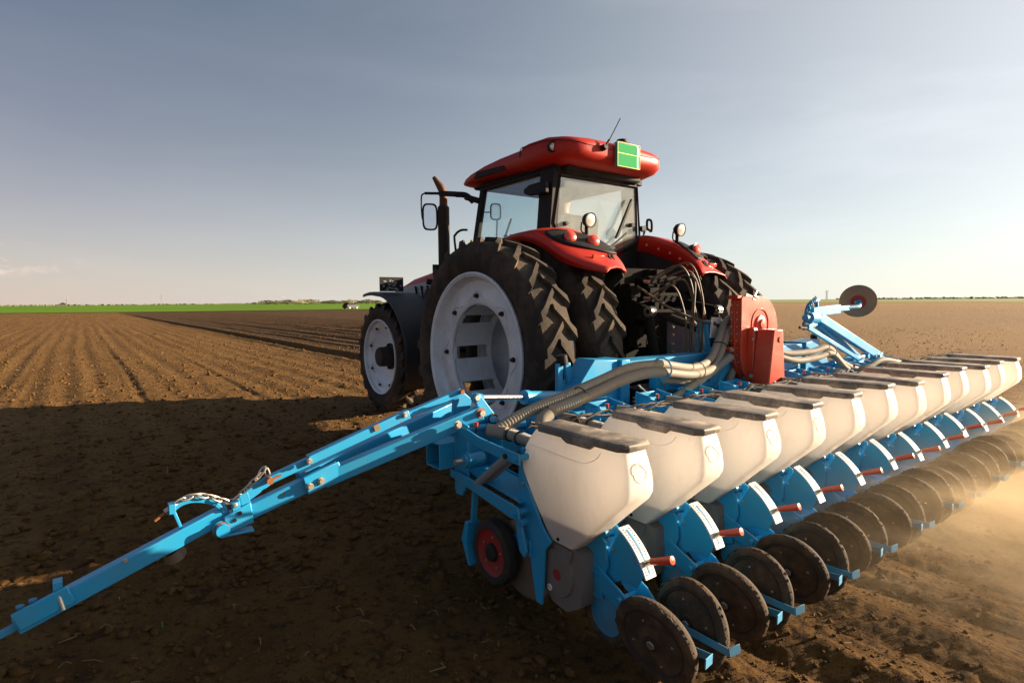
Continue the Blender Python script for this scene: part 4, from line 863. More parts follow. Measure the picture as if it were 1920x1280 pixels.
# ================================================================== DRIVER
_xf = XF[0]
def skinobj(name, pts, edges, rad, key, parent=None, org=(0, 0, 0), root=0):
    pts = [_xf(*p) for p in pts]; org = _xf(*org); me = bpy.data.meshes.new(name); og = Vector(org); po = ORG.get(parent.name, Vector()) if parent else Vector()
    me.from_pydata([tuple(Vector(p)-og) for p in pts], edges, []); me.materials.append(M[key]); o = bpy.data.objects.new(name, me); C.objects.link(o); o.parent = parent; o.location = og-po; ORG[o.name] = og
    o.modifiers.new('skin', 'SKIN'); 
    for v, r in zip(me.skin_vertices[0].data, rad): v.radius = (r, r) if not isinstance(r, tuple) else r
    me.skin_vertices[0].data[root].use_root = True
    sb = o.modifiers.new('sub', 'SUBSURF'); sb.levels = sb.render_levels = 2
    return o
dx, dy = TX+.0, 4.66
def P_(x, y, z): return (dx+x, dy+y, z)
pts = [P_(0, 0, 1.86), P_(0, .0, 2.0), P_(0, .0, 2.15), P_(0, .01, 2.27), P_(0, .02, 2.34), P_(0, .03, 2.41), P_(0, .035, 2.48), P_(0, .03, 2.535)]
ed = [(i, i+1) for i in range(7)]; rad = [.14, (.15, .11), (.16, .11), (.09, .07), .052, (.066, .082), (.076, .092), (.05, .06)]
def chain(start, seq):
    p = start
    for q, r in seq:
        pts.append(P_(*q)); rad.append(r); ed.append((p, len(pts)-1)); p = len(pts)-1
    return p
for s in (-1, 1):
    hand = chain(2, [((s*.17, .02, 2.21), .065), ((s*.25, .09, 2.06), .048), ((s*.24, .20, 1.97), .042), ((s*.20, .34, 2.02), .034), ((s*.18, .40, 2.045), .026)])
    for k in range(4):
        f0 = (s*(.18+.018*(k-1.5)), .43, 2.05+.004*k); chain(hand, [(f0, .009), ((f0[0], .455, 2.045), .0085), ((f0[0], .452, 2.02), .0075)])
    chain(hand, [((s*.145, .405, 2.05), .010), ((s*.13, .435, 2.045), .008)])
    chain(0, [((s*.11, .10, 1.83), .085), ((s*.14, .36, 1.86), .068), ((s*.15, .46, 1.83), .055), ((s*.15, .50, 1.62), .048), ((s*.15, .52, 1.47), .036), ((s*.15, .60, 1.45), .032), ((s*.15, .68, 1.44), .024)])
pts += [P_(0, .125, 2.455)]; rad.append(.014); ed.append((5, len(pts)-1))          # nose
for s in (-1, 1): pts.append(P_(s*.088, .03, 2.455)); rad.append(.016); ed.append((5, len(pts)-1))
drv = skinobj('person', pts, ed, rad, 'skin', None, P_(0, 0, 1.86))
tag(drv, 'tractor driver in a dark jacket seated in the cab, seen from behind', 'person')
for s in (-1, 1):
    b = MB().use('white'); e = Vector(P_(s*.032, .118, 2.478)); b.lathe([(-.008, 0), (-.006, .006), (0, .0085), (.006, .006), (.008, 0)], e, (0, 1, 0), 12); b.use('hair'); b.cyl(e+Vector((0, .006, 0)), e+Vector((0, .009, 0)), .004, 10); b.build('eye', drv)
b = MB().use('redrim'); b.bar(P_(-.022, .112, 2.415), P_(.022, .112, 2.415), .006, .007); b.build('mouth', drv)
skinobj('hair', [P_(0, -.012, 2.41), P_(0, .0, 2.49), P_(0, .035, 2.545), P_(0, .08, 2.53)], [(0, 1), (1, 2), (2, 3)], [(.078, .080), (.090, .094), (.075, .07), (.05, .03)], 'hair', drv, P_(0, 0, 2.5))
jp = [P_(0, 0, 1.84), P_(0, .0, 2.0), P_(0, .0, 2.15), P_(0, .005, 2.27), P_(0, .01, 2.31)]; je = [(0, 1), (1, 2), (2, 3), (3, 4)]; jr = [.155, (.17, .13), (.18, .13), (.10, .085), .068]
for s in (-1, 1):
    a = len(jp); jp += [P_(s*.17, .02, 2.21), P_(s*.25, .09, 2.06), P_(s*.24, .20, 1.97), P_(s*.205, .32, 2.01)]; jr += [.078, .060, .052, .044]; je += [(2, a), (a, a+1), (a+1, a+2), (a+2, a+3)]
skinobj('jacket', jp, je, jr, 'cloth', drv, P_(0, 0, 2.05))
tp = [P_(0, 0, 1.84)]; te = []; tr_ = [.15]
for s in (-1, 1):
    a = len(tp); tp += [P_(s*.11, .10, 1.83), P_(s*.14, .36, 1.86), P_(s*.15, .46, 1.83), P_(s*.15, .50, 1.62), P_(s*.15, .515, 1.50)]; tr_ += [.095, .078, .065, .058, .05]; te += [(0, a)]+[(a+i, a+i+1) for i in range(4)]
skinobj('trousers', tp, te, tr_, 'cabin', drv, P_(0, .2, 1.8))

XF[0] = None; TX = 4.18

# ================================================================== SEED PLANTER
planter = thing('seed_planter', (TX, 2.55, 0), 'blue twelve row seed planter with white hoppers and folding marker arms behind the tractor', 'planter')
NU, SP = 12, .45
b = MB().use('blue')       # main toolbar: hollow square tube, open at the ends
for y0, y1, z0, z1 in ((2.48, 2.488, .55, .68), (2.612, 2.62, .55, .68), (2.488, 2.612, .55, .558), (2.488, 2.612, .672, .68)): b.box(1.40, 2*TX-1.40, y0, y1, z0, z1)
b.build('toolbar', planter, bevel=.003)
for s in (-1, 1):
    X = lambda v: TX+s*(TX-v)*-1 if False else (v if s < 0 else 2*TX-v)
    b = MB().use('blue')
    pol = [(X(2.44), .69), (X(2.50), .80), (X(2.68), 1.0), (X(2.95), .98), (X(2.95), .56), (X(2.86), .50), (X(2.56), .62)]
    b.prism(pol, 2.69, 2.86, 'y'); b.box(min(X(2.90), X(2.985)), max(X(2.90), X(2.985)), 2.66, 2.89, .55, .985)
    b.box(min(X(2.985), X(TX-.02)), max(X(2.985), X(TX-.02)), 2.68, 2.84, .83, .972); b.box(min(X(3.3), X(3.38)), max(X(3.3), X(3.38)), 2.66, 2.72, .52, .84)
    b.cyl((X(3.28), 2.62, .80), (X(3.95), 2.66, .70), .045, 16); b.box(min(X(3.20), X(3.36)), max(X(3.20), X(3.36)), 2.60, 2.68, .76, .86)
    b.bar((X(3.75), 2.66, .52), (X(4.10), 2.66, .90), .05, .10, up=(0, 1, 0))
    wf = b.build('wing_frame', planter, bevel=.006)
    bolts(wf, [((X(3.28), 2.60, .81), (0, -1, 0), .020, .02)]+[((X(px), 2.69, pz), (0, -1, 0), .010, .012) for px, pz in ((2.60, .70), (2.80, .64), (2.80, .88))], 'frame_bolt')
    b = MB().use('blue'); xk = X(2.52)       # transport lock fork with black cap
    for dx_ in (-.045, .045): b.bar((xk+dx_*1.2, 2.80, .74), (xk+dx_*.7-.02, 2.80, .98), .045, .03, up=(0, 1, 0))
    b.box(xk-.09, xk+.09, 2.76, 2.84, .70, .76); fk = b.build('lock_fork', planter, bevel=.004)
    b = MB().use('black'); b.cyl((xk-.02, 2.80, .97), (xk-.03, 2.80, 1.035), .038, 16, .034); b.build('cap', fk)
# headstock
b = MB().use('blue')
for s in (-1, 1):
    b.prism([(2.70, .50), (2.95, .50), (2.90, .9), (2.86, 1.22), (2.78, 1.22), (2.70, .8)], TX+s*.13-.05 if s < 0 else TX+.16, TX+s*.13-.02 if s < 0 else TX+.19)
b.box(TX-.17, TX+.20, 2.84, 2.86, .95, 1.215); b.box(TX-.5, TX-.05, 2.56, 2.68, .5, .62); b.bar((TX-.15, 2.72, 1.0), (TX-.45, 2.66, .56), .04, .12, up=(0, 1, 0)); b.box(TX-.48, TX+.48, 2.70, 2.80, .46, .58)
b.prism([(TX-.46, .48), (TX-.10, .48), (TX-.02, 1.0), (TX-.16, 1.02), (TX-.28, .80)], 2.62, 2.64, 'y')
hs_ = b.build('headstock', planter, bevel=.005)
b = MB().use('white'); b.prism([(TX-.17, 1.08), (TX-.15, 1.245), (TX-.02, 1.24), (TX-.05, 1.08)], 2.74, 2.75, 'y'); b.use('black')
for x, z in ((TX-.12, 1.20), (TX-.08, 1.17)): b.cyl((x, 2.739, z), (x, 2.736, z), .010, 12)
b.build('hole_plate', planter)
# fan
def arc2(cx, cz, r, a0, a1, n): return [(cx+r*math.cos(R_(a0+(a1-a0)*k/n)), cz+r*math.sin(R_(a0+(a1-a0)*k/n))) for k in range(n+1)]
fp_ = [(4.06, 1.375), (4.075, 1.395)]+arc2(4.31, 1.15, .25, 92, 0, 16)+[(4.56, .98)]+arc2(4.31, .98, .25, 0, -100, 12)+[(4.17, .76), (4.10, .83), (4.065, .93)]
b = MB().use('redfan'); b.prism(fp_, 2.515, 2.60, 'y')
b.prism([(4.42+(x-4.31)*.62, 1.07+(z-1.07)*.80) for x, z in fp_], 2.60, 2.74, 'y'); big = [(4.31+(x-4.31)*1.045, 1.07+(z-1.07)*1.03) for x, z in fp_]; b.prism(big, 2.50, 2.513, 'y'); b.prism(big, 2.555, 2.567, 'y')
fan = b.build('fan_housing', planter, bevel=.006, smooth=30)
b = MB().use('redfan'); b.lathe([(0, .125), (.006, .122), (.006, .115), (0, .112)], (4.31, 2.4995, 1.19), (0, -1, 0), 40); b.lathe([(0, .07), (.012, .065), (.016, .04), (.03, .035), (.032, 0)], (4.31, 2.4995, 1.19), (0, -1, 0), 32); b.build('bearing_cover', fan)
for k in range(9):
    z = 1.34-.055*k; x = 4.052+max(0, .98-z)*.25; bolts(fan, [((x+.004, 2.54, z), (-1, 0, 0), .005, .006), ((x+.0, 2.585, z), (-1, 0, 0), .005, .006)], 'rivet')
b = MB().use('red'); b.box(4.04, 4.11, 2.53, 2.62, 1.385, 1.415); b.use('zinc'); b.bar((4.13, 2.52, 1.42), (4.24, 2.50, 1.38), .01, .03); b.bar((4.20, 2.5, 1.38), (4.26, 2.5, 1.45), .008, .02); b.cyl((4.22, 2.5, 1.40), (4.27, 2.5, 1.40), .012, 8); b.build('intake_flap', fan, bevel=.004)
b = MB().use('redfan'); b.add([(4.165, 2.30, 1.155), (4.29, 2.30, 1.155), (4.33, 2.36, 1.155), (4.33, 2.44, 1.155), (4.165, 2.44, 1.155), (4.09, 2.30, .66), (4.34, 2.30, .66), (4.42, 2.36, .66), (4.42, 2.44, .66), (4.09, 2.44, .66)],
      [(0, 1, 2, 3, 4), (9, 8, 7, 6, 5), (0, 5, 6, 1), (1, 6, 7, 2), (2, 7, 8, 3), (3, 8, 9, 4), (4, 9, 5, 0)])
bg_ = b.build('belt_guard', planter, bevel=.008)
b = MB().use('redfan'); b.prism([(2.445, .66), (2.52, .66), (2.50, 1.15), (2.49, 1.17), (2.455, 1.17), (2.445, 1.15)], 4.135, 4.19); b.build('guard_back', bg_, bevel=.008)
b = MB().use('castiron'); b.bar((4.128, 2.40, .74), (4.15, 2.40, 1.0), .006, .008, up=(0, 1, 0)); bolt(b, (4.13, 2.445, 1.08), (-1, 0, 0), .008, .012); bolt(b, (4.11, 2.447, .80), (-1, 0, 0), .012, .014); b.use('orange'); b.cyl((4.245, 2.30, 1.08), (4.245, 2.292, 1.08), .022, 20); b.build('guard_latch', bg_)
b = MB().use('redfan'); b.box(3.98, 4.06, 2.56, 2.60, .98, 1.02); bolt(b, (4.0, 2.555, 1.0), (0, -1, 0), .014, .02); b.build('fan_bracket', planter)
# air hoses
def yat(pl): return [at(px, py, Y=y) for px, py, y in pl]
H1 = yat([(932, 806, 2.26), (960, 788, 2.27), (1005, 765, 2.30), (1060, 742, 2.33), (1120, 716, 2.36), (1180, 690, 2.40), (1238, 682, 2.42)])
H1b = yat([(1238, 682, 2.42), (1300, 689, 2.48), (1332, 672, 2.56), (1348, 635, 2.64), (1362, 602, 2.68), (1385, 590, 2.70)])
H2 = yat([(1035, 770, 2.22), (1070, 757, 2.24), (1120, 735, 2.28), (1170, 712, 2.32), (1215, 700, 2.35), (1245, 698, 2.37)])
H2b = yat([(1245, 698, 2.37), (1300, 702, 2.43), (1338, 688, 2.52), (1355, 650, 2.60), (1368, 618, 2.64), (1392, 605, 2.67)])
H3 = yat([(1245, 710, 2.46), (1290, 712, 2.50), (1325, 700, 2.56), (1352, 665, 2.64), (1378, 635, 2.7)])
for i, h in enumerate((H1, H2)):
    b = MB().use('hose'); b.corr(h, .027, .019, amp=.16); b.build('air_hose', planter, label='ribbed grey air hose')
for h in (H1b, H2b, H3):
    b = MB().use('hosesm'); b.tube(catmull(h, 12), .028, 14); b.build('air_hose', planter, label='smooth beige air hose')
b = MB().use('hosesm'); b.tube(catmull(yat([(1030, 775, 2.215), (1015, 790, 2.21), (1018, 808, 2.20), (1035, 815, 2.17), (1060, 818, 2.12)]), 6), .033, 12); b.build('air_hose', planter)
b = MB().use('hose'); b.corr(yat([(1370, 668, 2.52), (1330, 700, 2.50), (1290, 728, 2.46), (1250, 758, 2.42), (1225, 775, 2.38)]), .026, .0135); b.build('air_hose', planter)
b = MB().use('hose'); b.corr(yat([(1390, 660, 2.62), (1374, 695, 2.60), (1366, 730, 2.55), (1385, 757, 2.5)]), .026, .0135); b.build('air_hose', planter)
RH = [[(TX+.38, 2.55, .98), (TX+.55, 2.5, .93), (TX+.85, 2.45, .93), (TX+1.10, 2.42, .95), (TX+1.35, 2.40, .80), (TX+1.62, 2.35, .73), (TX+1.9, 2.3, .80), (TX+2.2, 2.25, .76)],
      [(TX+.38, 2.50, .92), (TX+.60, 2.45, .87), (TX+.90, 2.42, .88), (TX+1.12, 2.40, .90), (TX+1.32, 2.36, .76), (TX+1.5, 2.3, .72)]]
for h in RH: b = MB().use('hosesm'); b.tube(catmull(h, 10), .028, 14); b.build('air_hose', planter)
def strap(c, d, r, key='black', t=.004):
    b = MB().use(key); c = Vector(c); d = Vector(d).normalized(); a = d.orthogonal().normalized(); e = d.cross(a); b.tube([c+a*r*math.cos(k*.5236)+e*r*math.sin(k*.5236) for k in range(12)], t, 6, closed=True); b.build('hose_tie', planter)
m1 = (Vector(H1[4])+Vector(H2[2]))/2; strap((Vector(H1[-1])+Vector(H2[-1]))/2-Vector((.0, 0, 0)), (1, .15, .1), .068, 'blue', .006)
strap((Vector(at(1085, 735, Y=2.32))+Vector(at(1092, 750, Y=2.27)))/2, (1, .1, .25), .052); strap((Vector(H1b[1])+Vector(H2b[1]))/2+Vector((.05, 0, 0)), (1, .1, .05), .060, 'hosesm'); strap((Vector(H1b[3])+Vector(H2b[3]))/2-Vector((.02, 0, .02)), (.5, .2, .9), .062)
strap((TX+1.12, 2.41, .925), (1, -.1, .0), .060, 'hosesm'); strap((TX+.42, 2.52, .955), (1, -.1, .0), .056, 'white')
# hose manifold and cable loom over the row units
b = MB().use('castiron'); rl = random.Random(6)
for j in range(3):
    pts_ = []
    for k in range(58):
        x = 1.62+k*.1; w = 2*math.pi*(x-1.62)/.45
        pts_.append((x, 2.03+.025*math.sin(w)+rl.uniform(-.008, .008)+.012*j, .812+.018*math.cos(w+j)+rl.uniform(-.008, .008)))
    b.tube(catmull(pts_, 3), .0055, 5)
for k in range(24):
    x = 1.66+k*.235; b.tube([(x, 2.035+.03*math.cos(q), .80+.03*math.sin(q)) for q in [z*.7 for z in range(9)]], .003, 4)
b.build('cable_loom', planter)
# small compression springs standing on the wing frames
def coil(cx, cy, z0, z1, r, t, turns, key='zinc'):
    b = MB().use(key); n = turns*14; b.tube([(cx+r*math.cos(6.2832*k/14), cy+r*math.sin(6.2832*k/14), z0+(z1-z0)*k/n) for k in range(n+1)], t, 6); return b.build('coil_spring', planter)
coil(3.00, 2.62, .50, .74, .020, .006, 10); coil(2*TX-3.02, 2.60, .48, .76, .022, .006, 10)

# ---- marker arms
def hinge_arm_left():
    root = MB().use('blue')
    P1, P2 = Vector(at(902, 774, Y=2.42)), Vector(at(612, 895, Y=2.56)); P3 = Vector(at(418, 978, Y=2.60))
    root.bar(P1, P2+(P2-P1)*.02, .055, .075); root.bar(Vector(at(636, 878, Y=2.55)), P3+Vector((.02, 0, .0)), .048, .068)
    root.bar(Vector(at(845, 765, Y=2.74)), Vector(at(560, 899, Y=2.615)), .055, .070)
    root.bar(Vector(at(640, 880, Y=2.53)), Vector(at(572, 911, Y=2.53)), .012, .085)
    root.bar(Vector(at(475, 990, Y=2.565)), Vector(at(415, 1002, Y=2.57)), .06, .010)
    root.prism([(at(470, 940, Y=2.56)[0], at(470, 940, Y=2.56)[2]), (at(476, 978, Y=2.56)[0], at(476, 978, Y=2.56)[2]), (at(425, 1000, Y=2.56)[0], at(425, 1000, Y=2.56)[2]), (at(418, 968, Y=2.56)[0], at(418, 968, Y=2.56)[2])], 2.55, 2.562, 'y')
    o = root.build('marker_arm', planter, bevel=.005, label='long blue marker arm reaching down to the left')
    b = MB().use('blue')
    b.bar(at(863, 735, Y=2.56), at(760, 778, Y=2.57), .035, .034); b.bar(at(765, 775, Y=2.545), at(578, 862, Y=2.555), .040, .044); b.bar(at(585, 861, Y=2.575), at(504, 899, Y=2.58), .034, .036); b.bar(at(504, 899, Y=2.60), at(438, 948, Y=2.60), .012, .045)
    b.build('parallel_link', o, bevel=.004)
    b = MB().use('straw'); b.bar(at(712, 799, Y=2.521), at(702, 804, Y=2.521), .002, .030); b.build('faded_sticker', o)
    b = MB().use('rust'); b.bar(at(528, 890, Y=2.556), at(510, 898, Y=2.560), .003, .010); b.build('rust_patch', o)
    bolts(o, [(at(px, py, Y=y), (0, -1, 0), r, .016) for px, py, y, r in ((759, 777, 2.525, .010), (580, 864, 2.53, .010), (602, 901, 2.52, .012), (581, 911, 2.52, .012), (858, 796, 2.39, .016))], 'arm_bolt')
    for px, py in ((450, 961), (440, 975), (606, 851)): b = MB().use('black'); c = Vector(at(px, py, Y=2.548)); b.cyl(c, c-Vector((0, .003, 0)), .008, 12); b.build('pin_hole', o)
    b = MB().use('rust'); c = Vector(at(504, 899, Y=2.56)); b.cyl(c, c-Vector((0, .03, 0)), .014, 14); b.build('link_pin', o)
    b = MB().use('blue'); c = Vector(at(412, 985, Y=2.60)); b.cyl(c+Vector((0, .03, 0)), c-Vector((0, .045, 0)), .034, 20); b.cyl(c-Vector((0, .045, 0)), c-Vector((0, .075, 0)), .026, 20); b.use('rust'); b.cyl(c-Vector((0, .045, 0)), c-Vector((0, .052, 0)), .030, 20); b.build('pivot_pin', o)
    b = MB().use('blue')
    b.bar(at(428, 957, Y=2.60), at(30, 1170, Y=2.60), .055, .066); b.bar(at(135, 1112, Y=2.565), at(28, 1168, Y=2.565), .010, .07)
    b.use('blue_worn'); b.bar(at(40, 1168, Y=2.60), at(-60, 1222, Y=2.60), .03, .024)
    e = b.build('outer_arm', o, bevel=.008)
    b = MB().use('blue'); c = Vector(at(110, 1105, Y=2.6)); b.box(c.x-.015, c.x+.012, 2.575, 2.625, c.z-.02, c.z+.035); b.use('zinc'); c = Vector(at(108, 1113, Y=2.56)); b.cyl(c+Vector((0, .01, .005)), c+Vector((.015, -.006, -.06)), .007, 8); b.build('clamp', o)
    for q in ((62, 1132), (38, 1144)): b = MB().use('blue_worn'); c = Vector(at(*q, Y=2.6)); b.cyl(c-Vector((0, 0, .02)), c+Vector((0, 0, .014)), .008, 10); b.cyl(c+Vector((0, 0, .010)), c+Vector((0, 0, .018)), .013, 10); b.build('stud', o)
    bolts(o, [(at(235, 1050, Y=2.572), (0, -1, 0), .006, .006)], 'arm_bolt')
    # curved chain guide with strut and threaded rod
    gp = [at(*q, Y=2.60) for q in ((424, 958), (415, 948), (400, 940), (380, 935), (358, 935), (338, 941), (322, 952))]
    b = MB().use('blue'); g = catmull(gp, 6)
    rows = []
    for i, p in enumerate(g):
        d = (g[min(i+1, len(g)-1)]-g[max(i-1, 0)]).normalized(); nrm = Vector((0, 1, 0)).cross(d).normalized(); rows.append([p+nrm*.010+Vector((0, .012, 0)), p+nrm*.010-Vector((0, .012, 0)), p-nrm*.014-Vector((0, .012, 0)), p-nrm*.014+Vector((0, .012, 0))])
    b.grid(rows, closed=True, caps=True); b.bar(at(323, 952, Y=2.60), at(339, 988, Y=2.60), .012, .012, up=(0, 1, 0)); b.box(gp[-1][0]-.012, gp[-1][0]+.012, 2.58, 2.62, gp[-1][2]-.02, gp[-1][2]+.02)
    for q in ((410, 946), (422, 958)): pass
    b.bar(at(405, 945, Y=2.575), at(425, 960, Y=2.575), .012, .016); b.build('chain_guide', o, bevel=.002)
    b = MB().use('rust'); b.cyl(at(314, 957, Y=2.60), at(290, 976, Y=2.60), .006, 10); b.use('zinc'); b.hexb(at(318, 954, Y=2.6), at(310, 960, Y=2.6), .013); b.build('threaded_rod', o)
    def chain_mesh(pl, name='chain'):
        Q = catmull(pl, 10); L = [0]
        for a_, c_ in zip(Q, Q[1:]): L.append(L[-1]+(c_-a_).length)
        st = .028; n = int(L[-1]/st); b = MB().use('zinc'); k = 0
        for i in range(n):
            t = (i+.5)*st
            while k < len(L)-2 and L[k+1] < t: k += 1
            p = Q[k].lerp(Q[k+1], (t-L[k])/(L[k+1]-L[k])); d = (Q[k+1]-Q[k]).normalized(); s1 = Vector((0, 1, 0)); s2 = d.cross(s1).normalized(); w = (s1*.8+s2*.6) if i % 2 else (s2*.8-s1*.6)
            b.tube([p+d*(.021*math.cos(q))+w*(.0105*math.sin(q)*(1.25 if abs(math.sin(q)) < .9 else 1)) for q in [z*.6283 for z in range(10)]], .0038, 6, closed=True)
        return b.build(name, o)
    ch_ = [at(*q, Y=2.585) for q in ((330, 943), (345, 935), (365, 929), (390, 930), (412, 936), (432, 940), (448, 930), (468, 910), (485, 893), (494, 880), (500, 883), (502, 893))]
    chain_mesh(ch_)
    b = MB().use('blue'); b.bar(at(440, 940, Y=2.57), at(444, 960, Y=2.57), .03, .03, up=(0, 1, 0)); b.bar(at(456, 925, Y=2.565), at(462, 945, Y=2.565), .035, .006, up=(0, 1, 0)); bolt(b, at(441, 947, Y=2.55), (0, -1, 0), .008, .008); b.build('chain_bracket', o, bevel=.002)
    # small hanging guard under the outer arm
    b = MB().use('blue'); b.tube([at(332, 1018, Y=2.63), at(318, 1032, Y=2.63), at(306, 1041, Y=2.63), at(298, 1030, Y=2.62)], .008, 8); b.use('disc'); c = Vector(at(325, 1036, Y=2.66)); b.lathe([(-.02, .03), (.0, .036), (.02, .042), (.03, .035)], c, Vector((.4, .3, -.8)), 20); b.build('guard_cup', o)
    return o
hinge_arm_left()
# left arm base: rocker plates, hydraulic cylinder
b = MB().use('blue')
def pl(pp, y0, y1): 
    q = [at(px, py, Y=y0) for px, py in pp]; b.prism([(a[0], a[2]) for a in q], y0, y1, 'y')
pl([(884, 738), (900, 738), (930, 778), (935, 790), (915, 792), (900, 770)], 2.44, 2.455); pl([(884, 738), (900, 738), (930, 778), (935, 790), (915, 792), (900, 770)], 2.52, 2.535)
pl([(850, 738), (862, 728), (885, 748), (880, 775), (858, 800), (848, 790)], 2.60, 2.615)
pl([(870, 780), (905, 770), (912, 800), (925, 805), (880, 812)], 2.485, 2.50)
b.box(1.56, 2.05, 2.50, 2.66, .684, .70); b.cyl(at(925, 786, Y=2.38), at(925, 786, Y=2.62), .018, 16); b.cyl(at(893, 745, Y=2.42), at(893, 745, Y=2.56), .022, 16)
mb_ = b.build('marker_bracket', planter, bevel=.004)
for px, py, m_ in ((902, 774, 'rust'), (926, 785, 'rubber')):
    b = MB(); c = Vector(at(px, py, Y=2.395)); b.use(m_); b.lathe([(-.02, .018), (-.02, .024), (.0, .026), (.0, .016)], c, (0, -1, 0), 20); b.use('zinc'); b.cyl(c, c-Vector((0, .018, 0)), .015, 18); b.build('pivot_bolt', mb_)
b = MB().use('rust'); c = Vector(at(864, 734, Y=2.54)); b.cyl(c, c-Vector((0, .02, 0)), .012, 12); b.build('pivot_bolt', mb_); b = MB().use('zinc'); c = Vector(at(893, 745, Y=2.42)); b.cyl(c, c-Vector((0, .015, 0)), .014, 14); b.build('pivot_bolt', mb_)
def ram(p, q, f_, r=.036):
    p, q = Vector(p), Vector(q); m_ = p.lerp(q, f_); d = (q-p).normalized(); b = MB().use('blue'); b.cyl(m_, q, r, 28); b.cyl(m_-d*.005, m_+d*.035, r*1.13, 28); b.cyl(q-d*.02, q+d*.03, r*.6, 16); o = b.build('hydraulic_cylinder', planter, bevel=.003)
    b = MB().use('steel'); b.cyl(p, m_+d*.01, .017, 20); b.build('piston_rod', o); b = MB().use('blue'); b.cyl(p-Vector((0, .03, 0)), p+Vector((0, .03, 0)), .024, 18); b.build('rod_eye', o)
ram(at(895, 745, Y=2.48), (2.58, 2.62, .775), .36)
# right marker arm, folded up over its outer half
def right_arm():
    b = MB().use('blue'); Yr = 2.6; A, B_ = Vector(at(1646, 667, Y=Yr)), Vector(at(1535, 595, Y=Yr))
    b.bar(A, B_, .055, .085); b.bar(Vector(at(1610, 672, Y=Yr+.14)), Vector(at(1535, 608, Y=Yr+.04)), .05, .07)
    o = b.build('marker_arm', planter, bevel=.005, label='blue marker arm folded back on itself, its disc held up')
    b = MB().use('blue'); b.bar(at(1608, 672, Y=2.54), at(1514, 614, Y=2.56), .03, .036); b.bar(at(1514, 613, Y=2.56), at(1530, 606, Y=2.6), .03, .04); b.use('castiron'); b.cyl(at(1512, 615, Y=2.56), at(1499, 614, Y=2.56), .012, 10); b.build('parallel_link', o, bevel=.003)
    b = MB().use('blue'); c = Vector(at(1522, 597, Y=2.6)); b.cyl(c+Vector((-.10, -.02, .01)), c+Vector((.08, 0, 0)), .05, 18); b.cyl(c+Vector((-.16, -.02, .01)), c+Vector((-.1, -.02, .01)), .03, 18); b.build('pivot_pin', o)
    b = MB().use('blue'); b.bar(at(1521, 585, Y=2.6), at(1572, 579, Y=2.6), .05, .085); b.bar(at(1568, 579, Y=2.6), at(1590, 577, Y=2.6), .04, .05); e = b.build('outer_arm', o, bevel=.005)
    dc = Vector(at(1609, 566, Y=2.62)); ax = Vector((-.86, -.42, -.25)).normalized()
    b = MB().use('disc'); b.lathe([(.0, .03), (.01, .07), (-.005, .12), (-.03, .168), (-.034, .168), (-.010, .12), (.004, .07)], dc, ax, 56); b.use('redrim'); b.lathe([(.012, .035), (.014, .068), (.010, .072)], dc, ax, 32); b.build('marker_disc', o)
    b = MB().use('blue_worn'); b.cyl(dc+ax*.01, dc+ax*.10, .036, 20, .030); b.tube(catmull([dc+ax*.10, dc+ax*.14+Vector((-.02, 0, -.01)), at(1588, 577, Y=2.6)], 6), .022, 12); b.build('disc_hub', o)
    g = catmull([at(*q, Y=2.6) for q in ((1513, 594), (1514, 583), (1518, 572), (1526, 564), (1534, 562))], 6); b = MB().use('white' if False else 'blue'); rows = []
    for i, p in enumerate(g):
        d = (g[min(i+1, len(g)-1)]-g[max(i-1, 0)]).normalized(); nrm = Vector((0, 1, 0)).cross(d).normalized(); rows.append([p+nrm*.008+Vector((0, .02, 0)), p+nrm*.008-Vector((0, .02, 0)), p-nrm*.012-Vector((0, .02, 0)), p-nrm*.012+Vector((0, .02, 0))])
    b.grid(rows, closed=True, caps=True); b.bar(at(1531, 563, Y=2.6), at(1532, 582, Y=2.6), .014, .03, up=(0, 1, 0)); b.build('chain_guide', o)
    b = MB().use('blue_worn'); rows = []
    for k in range(13):
        q = k/12; px, py = 1530-22*math.sin(q*1.5), 561+52*q**1.2; p = Vector(at(px-1, py, Y=2.585)); w = Vector((0, 1, 0)) if k % 2 else Vector((1, 0, 0))
        b.tube([p+Vector((0, 0, .026))*math.cos(z*.785)+w*(.013*math.sin(z*.785)) for z in range(8)], .005, 5, closed=True)
    b.build('chain', o)
    b = MB().use('blue'); b.prism([(6.30, .80), (6.46, .80), (6.60, .55), (6.42, .50)], 2.60, 2.72, 'y'); b.prism([(6.7, .62), (6.84, .62), (6.82, .82), (6.74, .80)], 2.56, 2.66, 'y'); b.use('zinc'); bolt(b, at(1646, 667, Y=2.56), (0, -1, 0), .018, .03); b.build('marker_bracket', planter, bevel=.004)
    ram((6.45, 2.58, .80), (5.80, 2.62, .76), .3)
right_arm()

